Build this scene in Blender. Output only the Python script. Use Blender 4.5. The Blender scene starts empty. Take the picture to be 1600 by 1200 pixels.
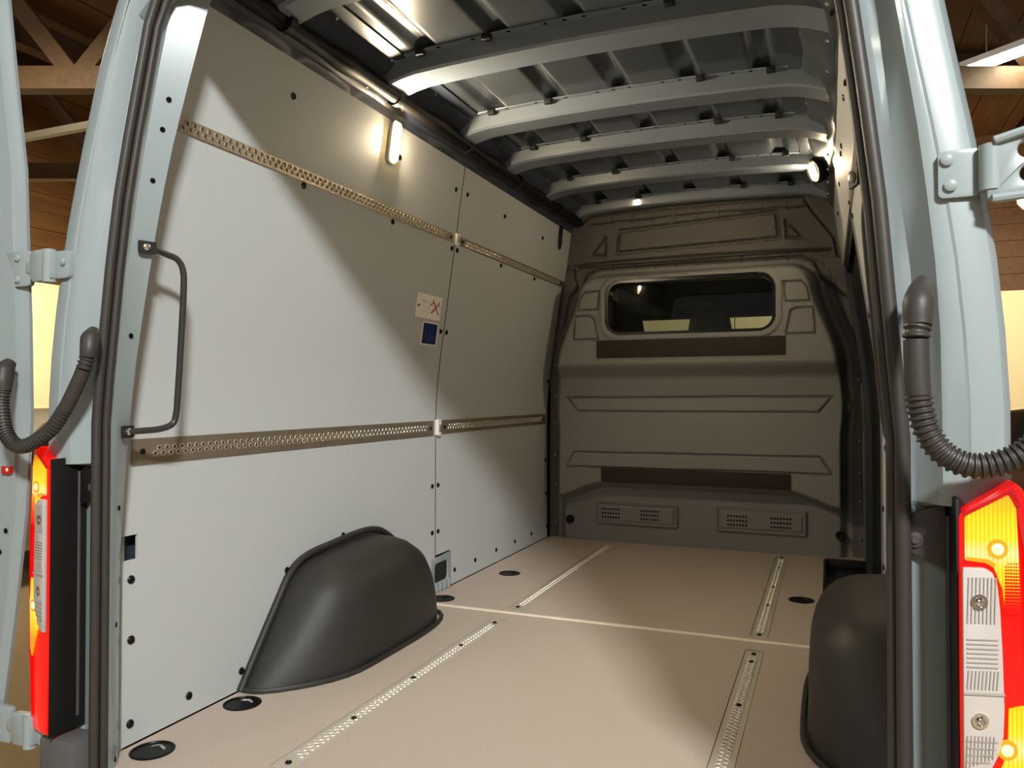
import bpy, bmesh, math, random
import numpy as np
from mathutils import Vector, Matrix
from mathutils.geometry import tessellate_polygon
random.seed(7)
R = math.radians
SC = bpy.context.scene
COL = SC.collection

# ------------------------------------------------------------------ camera, world, lights, exposure
cam_data = bpy.data.cameras.new('camera')
cam = bpy.data.objects.new('camera', cam_data)
COL.objects.link(cam)
cam_data.sensor_width = 36
cam_data.lens = 1205 * 36 / 1600
cam_data.clip_start = 0.05
cam_data.clip_end = 200
cam.location = (0, 0, 0.86)
cam.rotation_euler = (R(90.903), 0, R(22.33))
SC.camera = cam

SC.view_settings.view_transform = 'Standard'
SC.view_settings.look = 'None'
SC.view_settings.gamma = 1
SC.view_settings.use_curve_mapping = False
SC.view_settings.exposure = 0.0

world = bpy.data.worlds.new('world')
SC.world = world
world.use_nodes = True
world.node_tree.nodes['Background'].inputs[0].default_value = (1.0, 0.95, 0.88, 1)
world.node_tree.nodes['Background'].inputs[1].default_value = 0.33

def area(name, loc, target, sx, sy, power, color):
    d = bpy.data.lights.new(name, 'AREA')
    d.shape = 'RECTANGLE'; d.size = sx; d.size_y = sy
    d.energy = power; d.color = color
    o = bpy.data.objects.new(name, d)
    COL.objects.link(o)
    o.location = loc
    o.rotation_euler = (Vector(target) - Vector(loc)).to_track_quat('-Z', 'Y').to_euler()
    return o

KEY = area('hall_tube_light', (1.92, -2.2, 3.88), (-0.9, 2.6, 0.6), 0.60, 0.36, 440, (0.98, 1.0, 0.99))
area('hall_tube_light', (-3.2, -3.0, 3.9), (-0.6, 1.3, 0.6), 0.4, 1.2, 22, (0.88, 0.96, 1.0))
area('hall_wall_fill', (-9.4, 7.2, 3.1), (-11.8, 8.3, 0.0), 1.2, 2.4, 300, (1.0, 0.86, 0.58))  # unseen fill without a fixture, added to brighten the left cream wall
area('hall_wall_fill', (2.4, 12.6, 3.5), (2.6, 16.2, 1.6), 2.4, 1.2, 230, (1.0, 0.86, 0.60))  # same kind of added fill, brightens the far cream wall
area('hall_down_light', (1.7, 8.7, 4.05), (1.7, 8.9, 0.0), 0.3, 1.2, 18, (1.0, 0.90, 0.70))
area('hall_down_light', (-6.2, 3.6, 4.05), (-6.6, 4.4, 0.0), 0.3, 1.2, 120, (1.0, 0.84, 0.58))

# ------------------------------------------------------------------ materials
MATS = {}
def mat(name, base, rough=0.5, metal=0.0, spec=0.5, coat=0.0, bump=None, var=None, emit=None, es=0.0, trans=0.0, ior=1.45, stretch=None):
    m = bpy.data.materials.new(name)
    m.use_nodes = True
    nt = m.node_tree
    b = nt.nodes['Principled BSDF']
    I = b.inputs
    I['Base Color'].default_value = (*base, 1)
    I['Roughness'].default_value = rough
    I['Metallic'].default_value = metal
    I['Specular IOR Level'].default_value = spec
    I['Coat Weight'].default_value = coat
    I['Coat Roughness'].default_value = 0.06
    I['IOR'].default_value = ior
    if trans: I['Transmission Weight'].default_value = trans
    if emit:
        I['Emission Color'].default_value = (*emit, 1)
        I['Emission Strength'].default_value = es
    if bump or var:
        tc = nt.nodes.new('ShaderNodeTexCoord')
        mp = nt.nodes.new('ShaderNodeMapping')
        nt.links.new(tc.outputs['Object'], mp.inputs['Vector'])
        if stretch: mp.inputs['Scale'].default_value = stretch
    if bump:
        sc, st, dist = bump
        n = nt.nodes.new('ShaderNodeTexNoise')
        n.inputs['Scale'].default_value = sc
        n.inputs['Detail'].default_value = 3
        nt.links.new(mp.outputs[0], n.inputs['Vector'])
        bp = nt.nodes.new('ShaderNodeBump')
        bp.inputs['Strength'].default_value = st
        bp.inputs['Distance'].default_value = dist
        nt.links.new(n.outputs['Fac'], bp.inputs['Height'])
        nt.links.new(bp.outputs[0], I['Normal'])
    if var:
        sc, amt = var
        n = nt.nodes.new('ShaderNodeTexNoise')
        n.inputs['Scale'].default_value = sc
        n.inputs['Detail'].default_value = 4
        nt.links.new(mp.outputs[0], n.inputs['Vector'])
        mx = nt.nodes.new('ShaderNodeMix'); mx.data_type = 'RGBA'
        mx.inputs[6].default_value = (*[c * (1 - amt) for c in base], 1)
        mx.inputs[7].default_value = (*[min(1, c * (1 + amt)) for c in base], 1)
        nt.links.new(n.outputs['Fac'], mx.inputs[0])
        nt.links.new(mx.outputs[2], I['Base Color'])
    MATS[name] = m
    return m

PAINT = mat('blue_grey_paint', (0.275, 0.318, 0.322), 0.32, coat=0.4)
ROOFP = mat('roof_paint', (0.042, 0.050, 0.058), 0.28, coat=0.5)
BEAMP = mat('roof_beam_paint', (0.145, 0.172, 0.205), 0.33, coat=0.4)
NAVY = mat('dark_primer', (0.035, 0.042, 0.06), 0.35)
LINER = mat('grey_lining', (0.478, 0.492, 0.486), 0.55, spec=0.3, bump=(350, 0.05, 0.001))
FLOORM = mat('speckled_floor', (0.445, 0.372, 0.310), 0.62, spec=0.25, bump=(420, 0.4, 0.0015), var=(260, 0.22))
STEEL = mat('galvanised_steel', (0.36, 0.295, 0.215), 0.38, metal=0.7, bump=(120, 0.05, 0.001), var=(14, 0.12))
SLOTF = mat('track_slot_shadow', (0.16, 0.13, 0.10), 0.6)
RIMF = mat('track_rim_metal', (0.80, 0.73, 0.62), 0.42, metal=0.6)
SLOTM = mat('slot_shadow_steel', (0.05, 0.04, 0.03), 0.6)
BRIGHT = mat('bright_metal', (0.72, 0.66, 0.56), 0.32, metal=1.0)
ALU = mat('aluminium_strip', (0.95, 0.86, 0.70), 0.4, metal=0.2)
TRACKM = mat('floor_track_metal', (0.58, 0.52, 0.42), 0.42, metal=0.35, var=(14, 0.12))
RUBBER = mat('seal_rubber', (0.036, 0.031, 0.026), 0.5, bump=(60, 0.1, 0.002))
BLACK = mat('black_rubber', (0.012, 0.012, 0.012), 0.6)
HOLE = mat('deep_hole', (0.004, 0.004, 0.004), 0.9, spec=0.1)
GLOSSBLK = mat('black_plastic_gloss', (0.006, 0.006, 0.006), 0.25, spec=0.35)
CUPBLK = mat('floor_cup_black', (0.003, 0.003, 0.003), 0.35, spec=0.22)
TRIMBLK = mat('black_trim', (0.009, 0.0085, 0.008), 0.45, spec=0.3)
PLUM = mat('dark_lamp_trim', (0.055, 0.045, 0.046), 0.5)
ARCHM = mat('wheel_arch_plastic', (0.024, 0.0215, 0.018), 0.55, bump=(25, 0.25, 0.004), var=(7, 0.25))
BULK = mat('partition_plastic', (0.240, 0.232, 0.218), 0.55, spec=0.35, bump=(500, 0.12, 0.001))
BULKF = mat('partition_frame_paint', (0.125, 0.112, 0.098), 0.5)
FELT = mat('dark_felt', (0.050, 0.042, 0.034), 0.9, spec=0.1, bump=(700, 0.6, 0.002), var=(260, 0.3))
DUCT = mat('roof_duct_black', (0.005, 0.0045, 0.004), 0.5, spec=0.22)
HANDLE = mat('handle_steel', (0.055, 0.053, 0.048), 0.32, metal=0.4)
WHITEP = mat('white_plastic', (0.80, 0.78, 0.70), 0.4)
PAPER = mat('label_paper', (0.86, 0.82, 0.75), 0.6)
INKRED = mat('ink_red', (0.42, 0.012, 0.012), 0.6)
INKBLK = mat('ink_black', (0.03, 0.03, 0.03), 0.6)
INKFADE = mat('ink_faded', (0.52, 0.46, 0.38), 0.6)
BLUEL = mat('label_blue', (0.004, 0.018, 0.125), 0.35)
BLUELN = mat('label_blue_line', (0.08, 0.16, 0.32), 0.4)
LAMPLENS = mat('warm_lamp_lens', (1, 0.85, 0.55), 0.4, emit=(1.0, 0.64, 0.22), es=30)
LAMPCORE = mat('warm_lamp_core', (1, 0.9, 0.7), 0.4, emit=(1.0, 0.82, 0.56), es=2100)
LAMPCORE2 = mat('warm_roof_lamp_core', (1, 0.9, 0.7), 0.4, emit=(1.0, 0.80, 0.54), es=980)
TUBE = mat('fluorescent_tube', (1, 1, 0.9), 0.4, emit=(1.0, 0.92, 0.68), es=30)
REDLENS = mat('red_lens', (0.50, 0.004, 0.004), 0.18, coat=0.15, emit=(1.0, 0.004, 0.002), es=0.62)
DARKRED = mat('red_lens_dim_glow', (0.30, 0.004, 0.006), 0.12, coat=0.5, emit=(1.0, 0.01, 0.01), es=0.16)  # dim red glow, for lamp bands and the modelled reflection on the door
AMBER = mat('amber_lens', (0.55, 0.22, 0.01), 0.15, emit=(1.0, 0.62, 0.0), es=1.35)
BULB = mat('lit_bulb', (1, 0.8, 0.3), 0.2, emit=(1.0, 0.74, 0.22), es=1.35)
AMBERRING = mat('amber_reflector', (0.55, 0.16, 0.01), 0.2, emit=(1.0, 0.35, 0.0), es=0.65)
CLEAR = mat('reverse_lens', (0.50, 0.455, 0.42), 0.12, spec=0.7, coat=0.6)
CLEARD = mat('reverse_lens_ridge', (0.36, 0.32, 0.29), 0.15, coat=0.6)
CHROME = mat('chrome', (0.75, 0.73, 0.7), 0.12, metal=1)
GREYTRIM = mat('grey_bumper', (0.085, 0.083, 0.08), 0.55)
WOOD = mat('ceiling_wood', (0.085, 0.034, 0.008), 0.65, var=(2.2, 0.45), stretch=(6, 0.6, 6))
BEAMW = mat('truss_wood', (0.085, 0.046, 0.018), 0.6, var=(3, 0.4), stretch=(6, 0.6, 6))
DARKW = mat('dark_wood', (0.05, 0.020, 0.009), 0.7, var=(2, 0.4))
CREAM = mat('cream_wall', (0.78, 0.66, 0.42), 0.8, var=(1.5, 0.05))
GROUND = mat('hall_floor', (0.45, 0.33, 0.19), 0.35, var=(1.2, 0.15))
PIPE = mat('grey_pipe', (0.24, 0.22, 0.17), 0.5)
CARP = mat('dark_car_paint', (0.025, 0.022, 0.02), 0.15, coat=1.0)
CARS = mat('silver_car_paint', (0.40, 0.36, 0.27), 0.2, coat=1.0)
CABM = mat('cab_trim', (0.022, 0.019, 0.016), 0.7)
SEATM = mat('seat_fabric', (0.06, 0.042, 0.026), 0.9)
def glass_mat():
    m = bpy.data.materials.new('clear_glass'); m.use_nodes = True
    nt = m.node_tree; nt.nodes.clear()
    o = nt.nodes.new('ShaderNodeOutputMaterial'); t = nt.nodes.new('ShaderNodeBsdfTransparent')
    g = nt.nodes.new('ShaderNodeBsdfGlossy'); x = nt.nodes.new('ShaderNodeMixShader'); f = nt.nodes.new('ShaderNodeFresnel')
    f.inputs[0].default_value = 1.3
    t.inputs[0].default_value = (0.80, 0.84, 0.80, 1); g.inputs['Roughness'].default_value = 0.02
    nt.links.new(f.outputs[0], x.inputs[0]); nt.links.new(t.outputs[0], x.inputs[1]); nt.links.new(g.outputs[0], x.inputs[2]); nt.links.new(x.outputs[0], o.inputs[0])
    return m
GLASS = glass_mat()

def amber_glow():           # lens of a lit lamp: brightest around its bulbs, fluted
    nt = AMBER.node_tree; b = nt.nodes['Principled BSDF']; N = nt.nodes.new; K = nt.links.new
    tc = N('ShaderNodeTexCoord'); wv = N('ShaderNodeTexWave')
    wv.bands_direction = 'X'; wv.inputs['Scale'].default_value = 60
    bp = N('ShaderNodeBump'); bp.inputs['Strength'].default_value = 0.6; bp.inputs['Distance'].default_value = 0.003
    K(tc.outputs['Object'], wv.inputs['Vector']); K(wv.outputs['Fac'], bp.inputs['Height']); K(bp.outputs[0], b.inputs['Normal'])
    sx = N('ShaderNodeSeparateXYZ'); K(tc.outputs['Object'], sx.inputs[0])
    ds = []
    for zc in (0.652, 0.397):
        q = N('ShaderNodeMath'); q.operation = 'SUBTRACT'; q.inputs[1].default_value = zc; K(sx.outputs['Z'], q.inputs[0])
        p = N('ShaderNodeMath'); p.operation = 'ABSOLUTE'; K(q.outputs[0], p.inputs[0]); ds.append(p)
    mn = N('ShaderNodeMath'); mn.operation = 'MINIMUM'; K(ds[0].outputs[0], mn.inputs[0]); K(ds[1].outputs[0], mn.inputs[1])
    cr = N('ShaderNodeValToRGB'); mr = N('ShaderNodeMapRange'); mr.inputs['From Max'].default_value = 0.075
    K(mn.outputs[0], mr.inputs[0]); K(mr.outputs[0], cr.inputs[0])
    e = cr.color_ramp.elements; e[0].color = (1, 0.90, 0.40, 1); e[1].color = (1, 0.20, 0.0, 1); e[1].position = 1.0
    m1 = e.new(0.25); m1.color = (1, 0.72, 0.03, 1); m2 = e.new(0.65); m2.color = (0.92, 0.56, 0.0, 1)
    fl = N('ShaderNodeMapRange'); fl.inputs['To Min'].default_value = 0.55; fl.inputs['To Max'].default_value = 1.15; K(wv.outputs['Fac'], fl.inputs[0])
    K(cr.outputs[0], b.inputs['Emission Color']); K(fl.outputs[0], b.inputs['Emission Strength'])
amber_glow()

# ------------------------------------------------------------------ object helpers
def world_of(o):
    m = o.matrix_basis.copy()
    if o.parent is not None:
        m = world_of(o.parent) @ o.matrix_parent_inverse @ m
    return m
def adopt(o, p):
    if p is not None:
        o.parent = p
        o.matrix_parent_inverse = world_of(p).inverted()
def tag(o, label=None, cat=None, group=None, kind=None):
    if label: o['label'] = label
    if cat: o['category'] = cat
    if group: o['group'] = group
    if kind: o['kind'] = kind
    return o
def empty(name, loc=(0, 0, 0), label=None, cat=None, group=None, kind=None):
    o = bpy.data.objects.new(name, None)
    o.empty_display_size = 0.05
    COL.objects.link(o)
    o.location = loc
    return tag(o, label, cat, group, kind)

class MB:
    def __init__(s): s.v = []; s.f = []
    def add(s, vs, fs):
        b = len(s.v)
        s.v += [tuple(v) for v in vs]
        s.f += [tuple(i + b for i in f) for f in fs]
        return s
    def box(s, c, d, rot=None):
        h = [x / 2 for x in d]
        vs = [Vector((sx * h[0], sy * h[1], sz * h[2])) for sx in (-1, 1) for sy in (-1, 1) for sz in (-1, 1)]
        if rot is not None: vs = [rot @ v for v in vs]
        vs = [v + Vector(c) for v in vs]
        return s.add(vs, [(0, 1, 3, 2), (4, 6, 7, 5), (0, 4, 5, 1), (2, 3, 7, 6), (0, 2, 6, 4), (1, 5, 7, 3)])
    def beam(s, a, b, w, h):            # bar between two points, w across, h up
        a, b = Vector(a), Vector(b); d = b - a
        q = d.to_track_quat('Y', 'Z').to_matrix()
        return s.box((a + b) / 2, (w, d.length, h), q)
    def tube(s, pts, r, seg=10, caps=True, rs=None, flat=None):
        pts = [Vector(p) for p in pts]; n = len(pts); rings = []
        up = None
        for i, p in enumerate(pts):
            t = (pts[min(i + 1, n - 1)] - pts[max(i - 1, 0)]).normalized()
            if up is None:
                up = t.orthogonal().normalized()
            up = (up - t * up.dot(t)).normalized()
            side = t.cross(up)
            rr = rs[i] if rs else r
            rings.append([p + (up * math.cos(2 * math.pi * k / seg) + side * math.sin(2 * math.pi * k / seg)) * rr for k in range(seg)])
        return s.loft(rings, True, caps)
    def loft(s, rings, closed=True, caps=False):
        m = len(rings[0]); vs = [v for r in rings for v in r]; fs = []
        for i in range(len(rings) - 1):
            for k in range(m if closed else m - 1):
                k2 = (k + 1) % m
                fs.append((i * m + k, i * m + k2, (i + 1) * m + k2, (i + 1) * m + k))
        if caps and closed:
            fs.append(tuple(range(m))[::-1]); fs.append(tuple((len(rings) - 1) * m + k for k in range(m)))
        return s.add(vs, fs)
    def lathe(s, prof, o, u, v, n, seg=20):    # prof: (radius, height along n)
        o, u, v, n = Vector(o), Vector(u), Vector(v), Vector(n)
        return s.loft([[o + n * h + (u * math.cos(2 * math.pi * k / seg) + v * math.sin(2 * math.pi * k / seg)) * r for k in range(seg)] for r, h in prof], True, True)
    def plate(s, outer, holes, d0, d1, o, u, v, n):   # flat shape with holes, thick from d0 to d1 along n
        o, u, v, n = Vector(o), Vector(u), Vector(v), Vector(n)
        loops = [outer] + list(holes)
        tris = tessellate_polygon([[Vector((p[0], p[1], 0)) for p in l] for l in loops])
        flat = [p for l in loops for p in l]; N = len(flat)
        vs = [o + u * p[0] + v * p[1] + n * d1 for p in flat] + [o + u * p[0] + v * p[1] + n * d0 for p in flat]
        fs = [tuple(t) for t in tris] + [tuple(i + N for i in t[::-1]) for t in tris]
        b = 0
        for l in loops:
            m = len(l)
            for k in range(m):
                k2 = (k + 1) % m
                fs.append((b + k, b + k2, N + b + k2, N + b + k))
            b += m
        return s.add(vs, fs)
    def build(s, name, m, parent=None, smooth=True, bevel=0.0, seg=2, angle=35, recalc=True):
        me = bpy.data.meshes.new(name)
        me.from_pydata(s.v, [], s.f)
        bm = bmesh.new(); bm.from_mesh(me)
        if recalc: bmesh.ops.recalc_face_normals(bm, faces=bm.faces)
        if bevel:
            es = [e for e in bm.edges if len(e.link_faces) == 2 and e.calc_face_angle(0) > 0.5]
            bmesh.ops.bevel(bm, geom=es, offset=bevel, segments=seg, profile=0.5, affect='EDGES', clamp_overlap=True)
        bm.to_mesh(me); bm.free()
        if smooth:
            for p in me.polygons: p.use_smooth = True
            me.set_sharp_from_angle(angle=R(angle))
        me.materials.append(m)
        o = bpy.data.objects.new(name, me)
        COL.objects.link(o)
        adopt(o, parent)
        return o
def inst(name, me, parent, matrix):
    o = bpy.data.objects.new(name, me)
    COL.objects.link(o)
    o.matrix_basis = matrix
    adopt(o, parent)
    return o
def circle(cx, cy, r, seg=16, ry=None):
    return [(cx + r * math.cos(2 * math.pi * k / seg), cy + (ry or r) * math.sin(2 * math.pi * k / seg)) for k in range(seg)]
def rrect(x0, y0, x1, y1, r, seg=4):
    out = []
    for cx, cy, a in ((x1 - r, y1 - r, 0), (x0 + r, y1 - r, 90), (x0 + r, y0 + r, 180), (x1 - r, y0 + r, 270)):
        for k in range(seg + 1):
            t = R(a + 90 * k / seg); out.append((cx + r * math.cos(t), cy + r * math.sin(t)))
    return out
def catmull(pts, n=6):
    pts = [Vector(p) for p in pts]; P = [pts[0] * 2 - pts[1]] + pts + [pts[-1] * 2 - pts[-2]]; out = []
    for i in range(1, len(P) - 2):
        a, b, c, d = P[i - 1:i + 3]
        for k in range(n):
            t = k / n
            out.append(0.5 * ((2 * b) + (c - a) * t + (2 * a - 5 * b + 4 * c - d) * t * t + (3 * b - a - 3 * c + d) * t ** 3))
    return out + [pts[-1]]
def interp(z, zs, vs): return float(np.interp(z, zs, vs))
X, Y, Z = Vector((1, 0, 0)), Vector((0, 1, 0)), Vector((0, 0, 1))

# ------------------------------------------------------------------ van geometry: floor z = 0, centre plane x = -0.71, opening near y = 1.25
def SX(side, xr): return xr if side > 0 else -1.42 - xr       # mirror about the van's centre plane
def lin(z): return -1.594 + 0.145 * 0.06 * math.log(1 + math.exp((z - 0.87) / 0.06))   # lining of the left wall
def wx(side, z): return lin(z) if side < 0 else -1.42 - lin(z)
def wframe(side, y, z, off=0.0):
    d = (lin(z + 0.01) - lin(z - 0.01)) / 0.02
    v = Vector((d, 0, 1)).normalized(); n = Vector((1, 0, -d)).normalized()
    if side > 0: v.x, n.x = -v.x, -n.x
    return Vector((wx(side, z), y, z)) + n * off, Y.copy(), v, n

# ---- ceiling
ceiling = empty('ceiling', (-0.71, 2.9, 1.95), 'bare painted steel van roof with cross beams and stamped beads', kind='structure')
def crown(x): return 0.022 * (1 - ((x + 0.71) / 0.7) ** 2)
def sstep(a, b, x): 
    t = np.clip((x - a) / (b - a), 0, 1); return t * t * (3 - 2 * t)
BEAMS = [(1.16, 1.30), (1.68, 1.80), (2.24, 2.385), (2.82, 2.95), (3.29, 3.42), (3.83, 3.95), (4.36, 4.44)]
def roof_skin():
    xs = np.arange(-1.36, -0.059, 0.0125); ys = np.arange(1.15, 4.56, 0.02)
    gx, gy = np.meshgrid(xs, ys)
    gz = 1.992 + 0.022 * (1 - ((gx + 0.71) / 0.7) ** 2)
    for i in range(len(BEAMS) - 1):
        a, b = BEAMS[i][1] + 0.05, BEAMS[i + 1][0] - 0.02
        if i == 0: a = 1.42
        for cx in (-1.215, -0.96, -0.71, -0.46, -0.205):
            dx = np.abs(gx - cx); dy = np.maximum(np.maximum(a - gy, gy - b), 0)
            d = np.sqrt(np.maximum(dx - 0.008, 0) ** 2 + dy ** 2)
            gz += 0.020 * (1 - sstep(0.012, 0.032, d))
    m = MB(); n = len(xs)
    m.v = [(float(a), float(b), float(c)) for a, b, c in zip(gx.ravel(), gy.ravel(), gz.ravel())]
    m.f = [(j * n + i, (j + 1) * n + i, (j + 1) * n + i + 1, j * n + i + 1) for j in range(len(ys) - 1) for i in range(n - 1)]
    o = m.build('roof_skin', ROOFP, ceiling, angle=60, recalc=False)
    m = MB(); m.box((-0.71, 3.0, 2.10), (1.75, 3.6, 0.02)); m.build('outer_roof', PAINT, ceiling)
roof_skin()
def roof_beam(y0, y1, i):
    w = y1 - y0
    sec = [(-0.022, 0.0), (-0.020, -0.004), (0.0, -0.006), (0.008, -0.052), (0.016, -0.060), (w - 0.016, -0.060), (w - 0.008, -0.052), (w, -0.006), (w + 0.024, -0.004), (w + 0.026, 0.0)]
    rings = []
    xs = [-1.44, -1.41, -1.37, -1.33, -1.28] + list(np.linspace(-1.2, -0.22, 15)) + [-0.14, -0.09, -0.05, -0.01, 0.02]
    for x in xs:
        e = abs(x + 0.71); drop = 0.0 if e < 0.55 else -0.55 * (e - 0.55) ** 2 * 2.2
        rings.append([(x, y0 + a, 1.994 + crown(x) + drop + b) for a, b in sec])
    m = MB(); m.loft(rings, True, True)
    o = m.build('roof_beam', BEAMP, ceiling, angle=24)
    h = MB()
    for k, x in enumerate(np.arange(-1.30, -0.13, 0.062)):
        if k % 4 == 3: continue
        for yy in (y0 - 0.011, y1 + 0.013):
            h.lathe([(0.0075, -0.0045), (0.0075, -0.0052)], (x, yy, 1.994 + crown(x)), X, Y, Z, 8)
    hh = h.build('beam_holes', HOLE, o, smooth=False); hh['kind'] = 'stuff'
    b = MB()
    for x in (-1.24, -1.0, -0.42, -0.18):                     # foam blocks under the skin at the beads
        b.box((x, y0 - 0.018, 1.992 + crown(x) - 0.008), (0.03, 0.022, 0.02))
    b.build('foam_blocks', BLACK, o, bevel=0.003)['kind'] = 'stuff'
for i, (a, b) in enumerate(BEAMS): roof_beam(a, b, i)
def cant_rail(side):
    prof = [(-1.485, 1.80), (-1.462, 1.845), (-1.452, 1.853), (-1.445, 1.885), (-1.425, 1.895), (-1.405, 1.94), (-1.365, 1.962), (-1.345, 1.985), (-1.30, 1.992), (-1.30, 2.02), (-1.52, 2.02), (-1.53, 1.80)]
    rings = []
    for y in np.arange(1.24, 4.58, 0.06):
        k = 0.004 * math.sin(y * 23)
        rings.append([(x + k * (1 if 1.86 < z < 1.95 else 0) if side < 0 else -1.42 - x - k, y, z) for x, z in prof])
    m = MB(); m.loft(rings, True, True)
    o = m.build('cant_rail', NAVY if side < 0 else ROOFP, ceiling, angle=40)
    me = MB().lathe([(0.007, 0), (0.006, 0.004), (0.002, 0.006)], (0, 0, 0), X, Y, Z, 10).build('bolt', BRIGHT, o)
    pts = [(-1.423, y, 1.899) for y in np.arange(1.5, 4.5, 0.23)] + [(-1.348, y, 1.986) for y in np.arange(1.6, 4.5, 0.31)]
    for k, (x, y, z) in enumerate(pts):
        x = x if side < 0 else -1.42 - x
        n = Vector((0.75 if side < 0 else -0.75, 0, -0.65)).normalized()
        M = Matrix.Translation((x, float(y), z)) @ n.to_track_quat('Z', 'Y').to_matrix().to_4x4()
        if k == 0: me.matrix_basis = M; adopt(me, o)
        else: inst('bolt', me.data, o, M)
cant_rail(-1); cant_rail(1)

# ---- floor
floor = empty('floor', (-0.71, 2.8, 0), 'speckled beige cargo floor of two boards', kind='structure')
TRACKS = [(-1.18, 1.46, 2.745), (-1.18, 2.905, 4.385), (-0.237, 1.46, 2.735), (-0.237, 2.895, 4.39)]
RINGS = [(-1.523, 1.412), (-1.523, 1.722), (-1.438, 3.469), (-0.112, 3.481), (-1.522, 2.93)]
def fl(name, outer, y0, y1):
    holes = [rrect(x - 0.031, a - 0.006, x + 0.031, b + 0.006, 0.012) for x, a, b in TRACKS if y0 < a < y1]
    holes += [circle(x, y, 0.047, 20) for x, y in RINGS if y0 < y < y1]
    m = MB(); m.plate(outer, holes, -0.02, 0.0, (0, 0, 0), X, Y, Z)
    return m.build(name, FLOORM, floor, smooth=False)
fl('floor_board', [(-1.592, 1.26), (0.172, 1.26), (0.172, 2.832), (-1.592, 2.832)], 1.2, 2.83)
fl('floor_board', [(-1.592, 2.848), (0.172, 2.848), (0.172, 3.06), (-0.022, 3.06), (-0.022, 4.40), (0.172, 4.40), (0.172, 4.53), (-1.592, 4.53)], 2.84, 4.6)
m = MB(); m.box((-0.71, 2.840, 0.0005), (1.764, 0.022, 0.007)); m.build('seam_strip', ALU, floor, bevel=0.0025)
m = MB(); m.box((-0.71, 1.25, -0.045), (1.56, 0.05, 0.09)); m.build('sill', PAINT, floor, bevel=0.008)
m = MB(); m.box((-0.71, 2.9, -0.075), (1.85, 3.3, 0.03)); m.build('floor_pan', NAVY, floor)
for c, d in (((0.11, 3.73, -0.26), (0.26, 1.36, 0.02)), ((-0.026, 3.73, -0.135), (0.008, 1.34, 0.24)), ((0.11, 4.405, -0.12), (0.26, 0.02, 0.25)), ((0.11, 3.055, -0.13), (0.26, 0.015, 0.24))):
    MB().box(c, d).build('step_well', TRIMBLK, floor, bevel=0.003)          # sunk step of the sliding door
for k in range(4): MB().box((0.075, 4.39, -0.03 - k * 0.055), (0.19, 0.02, 0.012)).build('step_ridge', TRIMBLK, floor, bevel=0.003)
m = MB(); m.box((-0.024, 3.72, 0.002), (0.012, 1.34, 0.006)); m.build('step_edge', TRIMBLK, floor, bevel=0.002)

# ---- side walls
WALLS = {}
def wall_patch(side, ycuts, zc, skip, name, parent, off=0.0, thick=0.007, m=LINER):
    zs = []
    for a, b in zip(zc[:-1], zc[1:]):
        n = max(1, int((b - a) / 0.06)); zs += [a + (b - a) * k / n for k in range(n)]
    zs.append(zc[-1])
    mb = MB(); ids = {}
    def vid(i, j, o):
        key = (i, j, o)
        if key not in ids:
            p, u, v, nn = wframe(side, ycuts[i], zs[j], off - (thick if o else 0))
            ids[key] = len(mb.v); mb.v.append(tuple(p))
        return ids[key]
    cells = set()
    for i in range(len(ycuts) - 1):
        for j in range(len(zs) - 1):
            zm = (zs[j] + zs[j + 1]) / 2; ym = (ycuts[i] + ycuts[i + 1]) / 2
            if any(a < ym < b and c < zm < d for a, b, c, d in skip): continue
            cells.add((i, j))
    for i, j in cells:
        mb.f.append((vid(i, j, 0), vid(i + 1, j, 0), vid(i + 1, j + 1, 0), vid(i, j + 1, 0)))
        mb.f.append((vid(i, j, 1), vid(i, j + 1, 1), vid(i + 1, j + 1, 1), vid(i + 1, j, 1)))
        for di, dj, e in ((-1, 0, ((i, j + 1), (i, j))), (1, 0, ((i + 1, j), (i + 1, j + 1))), (0, -1, ((i, j), (i + 1, j))), (0, 1, ((i + 1, j + 1), (i, j + 1)))):
            if (i + di, j + dj) not in cells:
                (a, b), (c, d) = e
                mb.f.append((vid(a, b, 0), vid(a, b, 1), vid(c, d, 1), vid(c, d, 0)))
    return mb.build(name, m, parent, angle=30)
PLUGS = {'rl': [(1.396 + .012, .408), (1.397 + .012, .26), (1.396 + .012, .055), (1.597, .056), (1.797, .057), (2.0, .308), (2.306, .368), (2.606, .311), (1.955, 1.512), (2.482, 1.51), (2.968, .469), (2.968, .267), (2.972, 1.498), (2.970, 1.14)],
         'fl': [(3.021, .469), (3.022, .266), (3.024, 1.498), (3.024, 1.14), (3.509, 1.508), (3.977, 1.508), (3.185, .064), (3.407, .065), (3.663, .067), (3.918, .066), (4.173, .066), (4.412, .472), (4.423, .269), (4.434, .069), (4.42, .95)],
         'ru': [(1.859, 1.751), (2.475, 1.745), (2.943, 1.742)],
         'fu': [(3.054, 1.747), (3.477, 1.743), (4.019, 1.739)]}
plug_me = MB().lathe([(0.0105, 0), (0.0105, 0.0025), (0.0085, 0.0045), (0.005, 0.0035), (0.0045, 0.0015)], (0, 0, 0), X, Y, Z, 14)
def plugs(side, key, panel):
    for k, (y, z) in enumerate(PLUGS[key]):
        o, u, v, n = wframe(side, y, z)
        M = Matrix.Translation(o) @ Matrix((u, v, n)).transposed().to_4x4()
        if 'me' not in plugs.__dict__:
            q = plug_me.build('plug', GLOSSBLK, None); plugs.me = q.data; q.matrix_basis = M; adopt(q, panel)
        else: inst('plug', plugs.me, panel, M)
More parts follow.
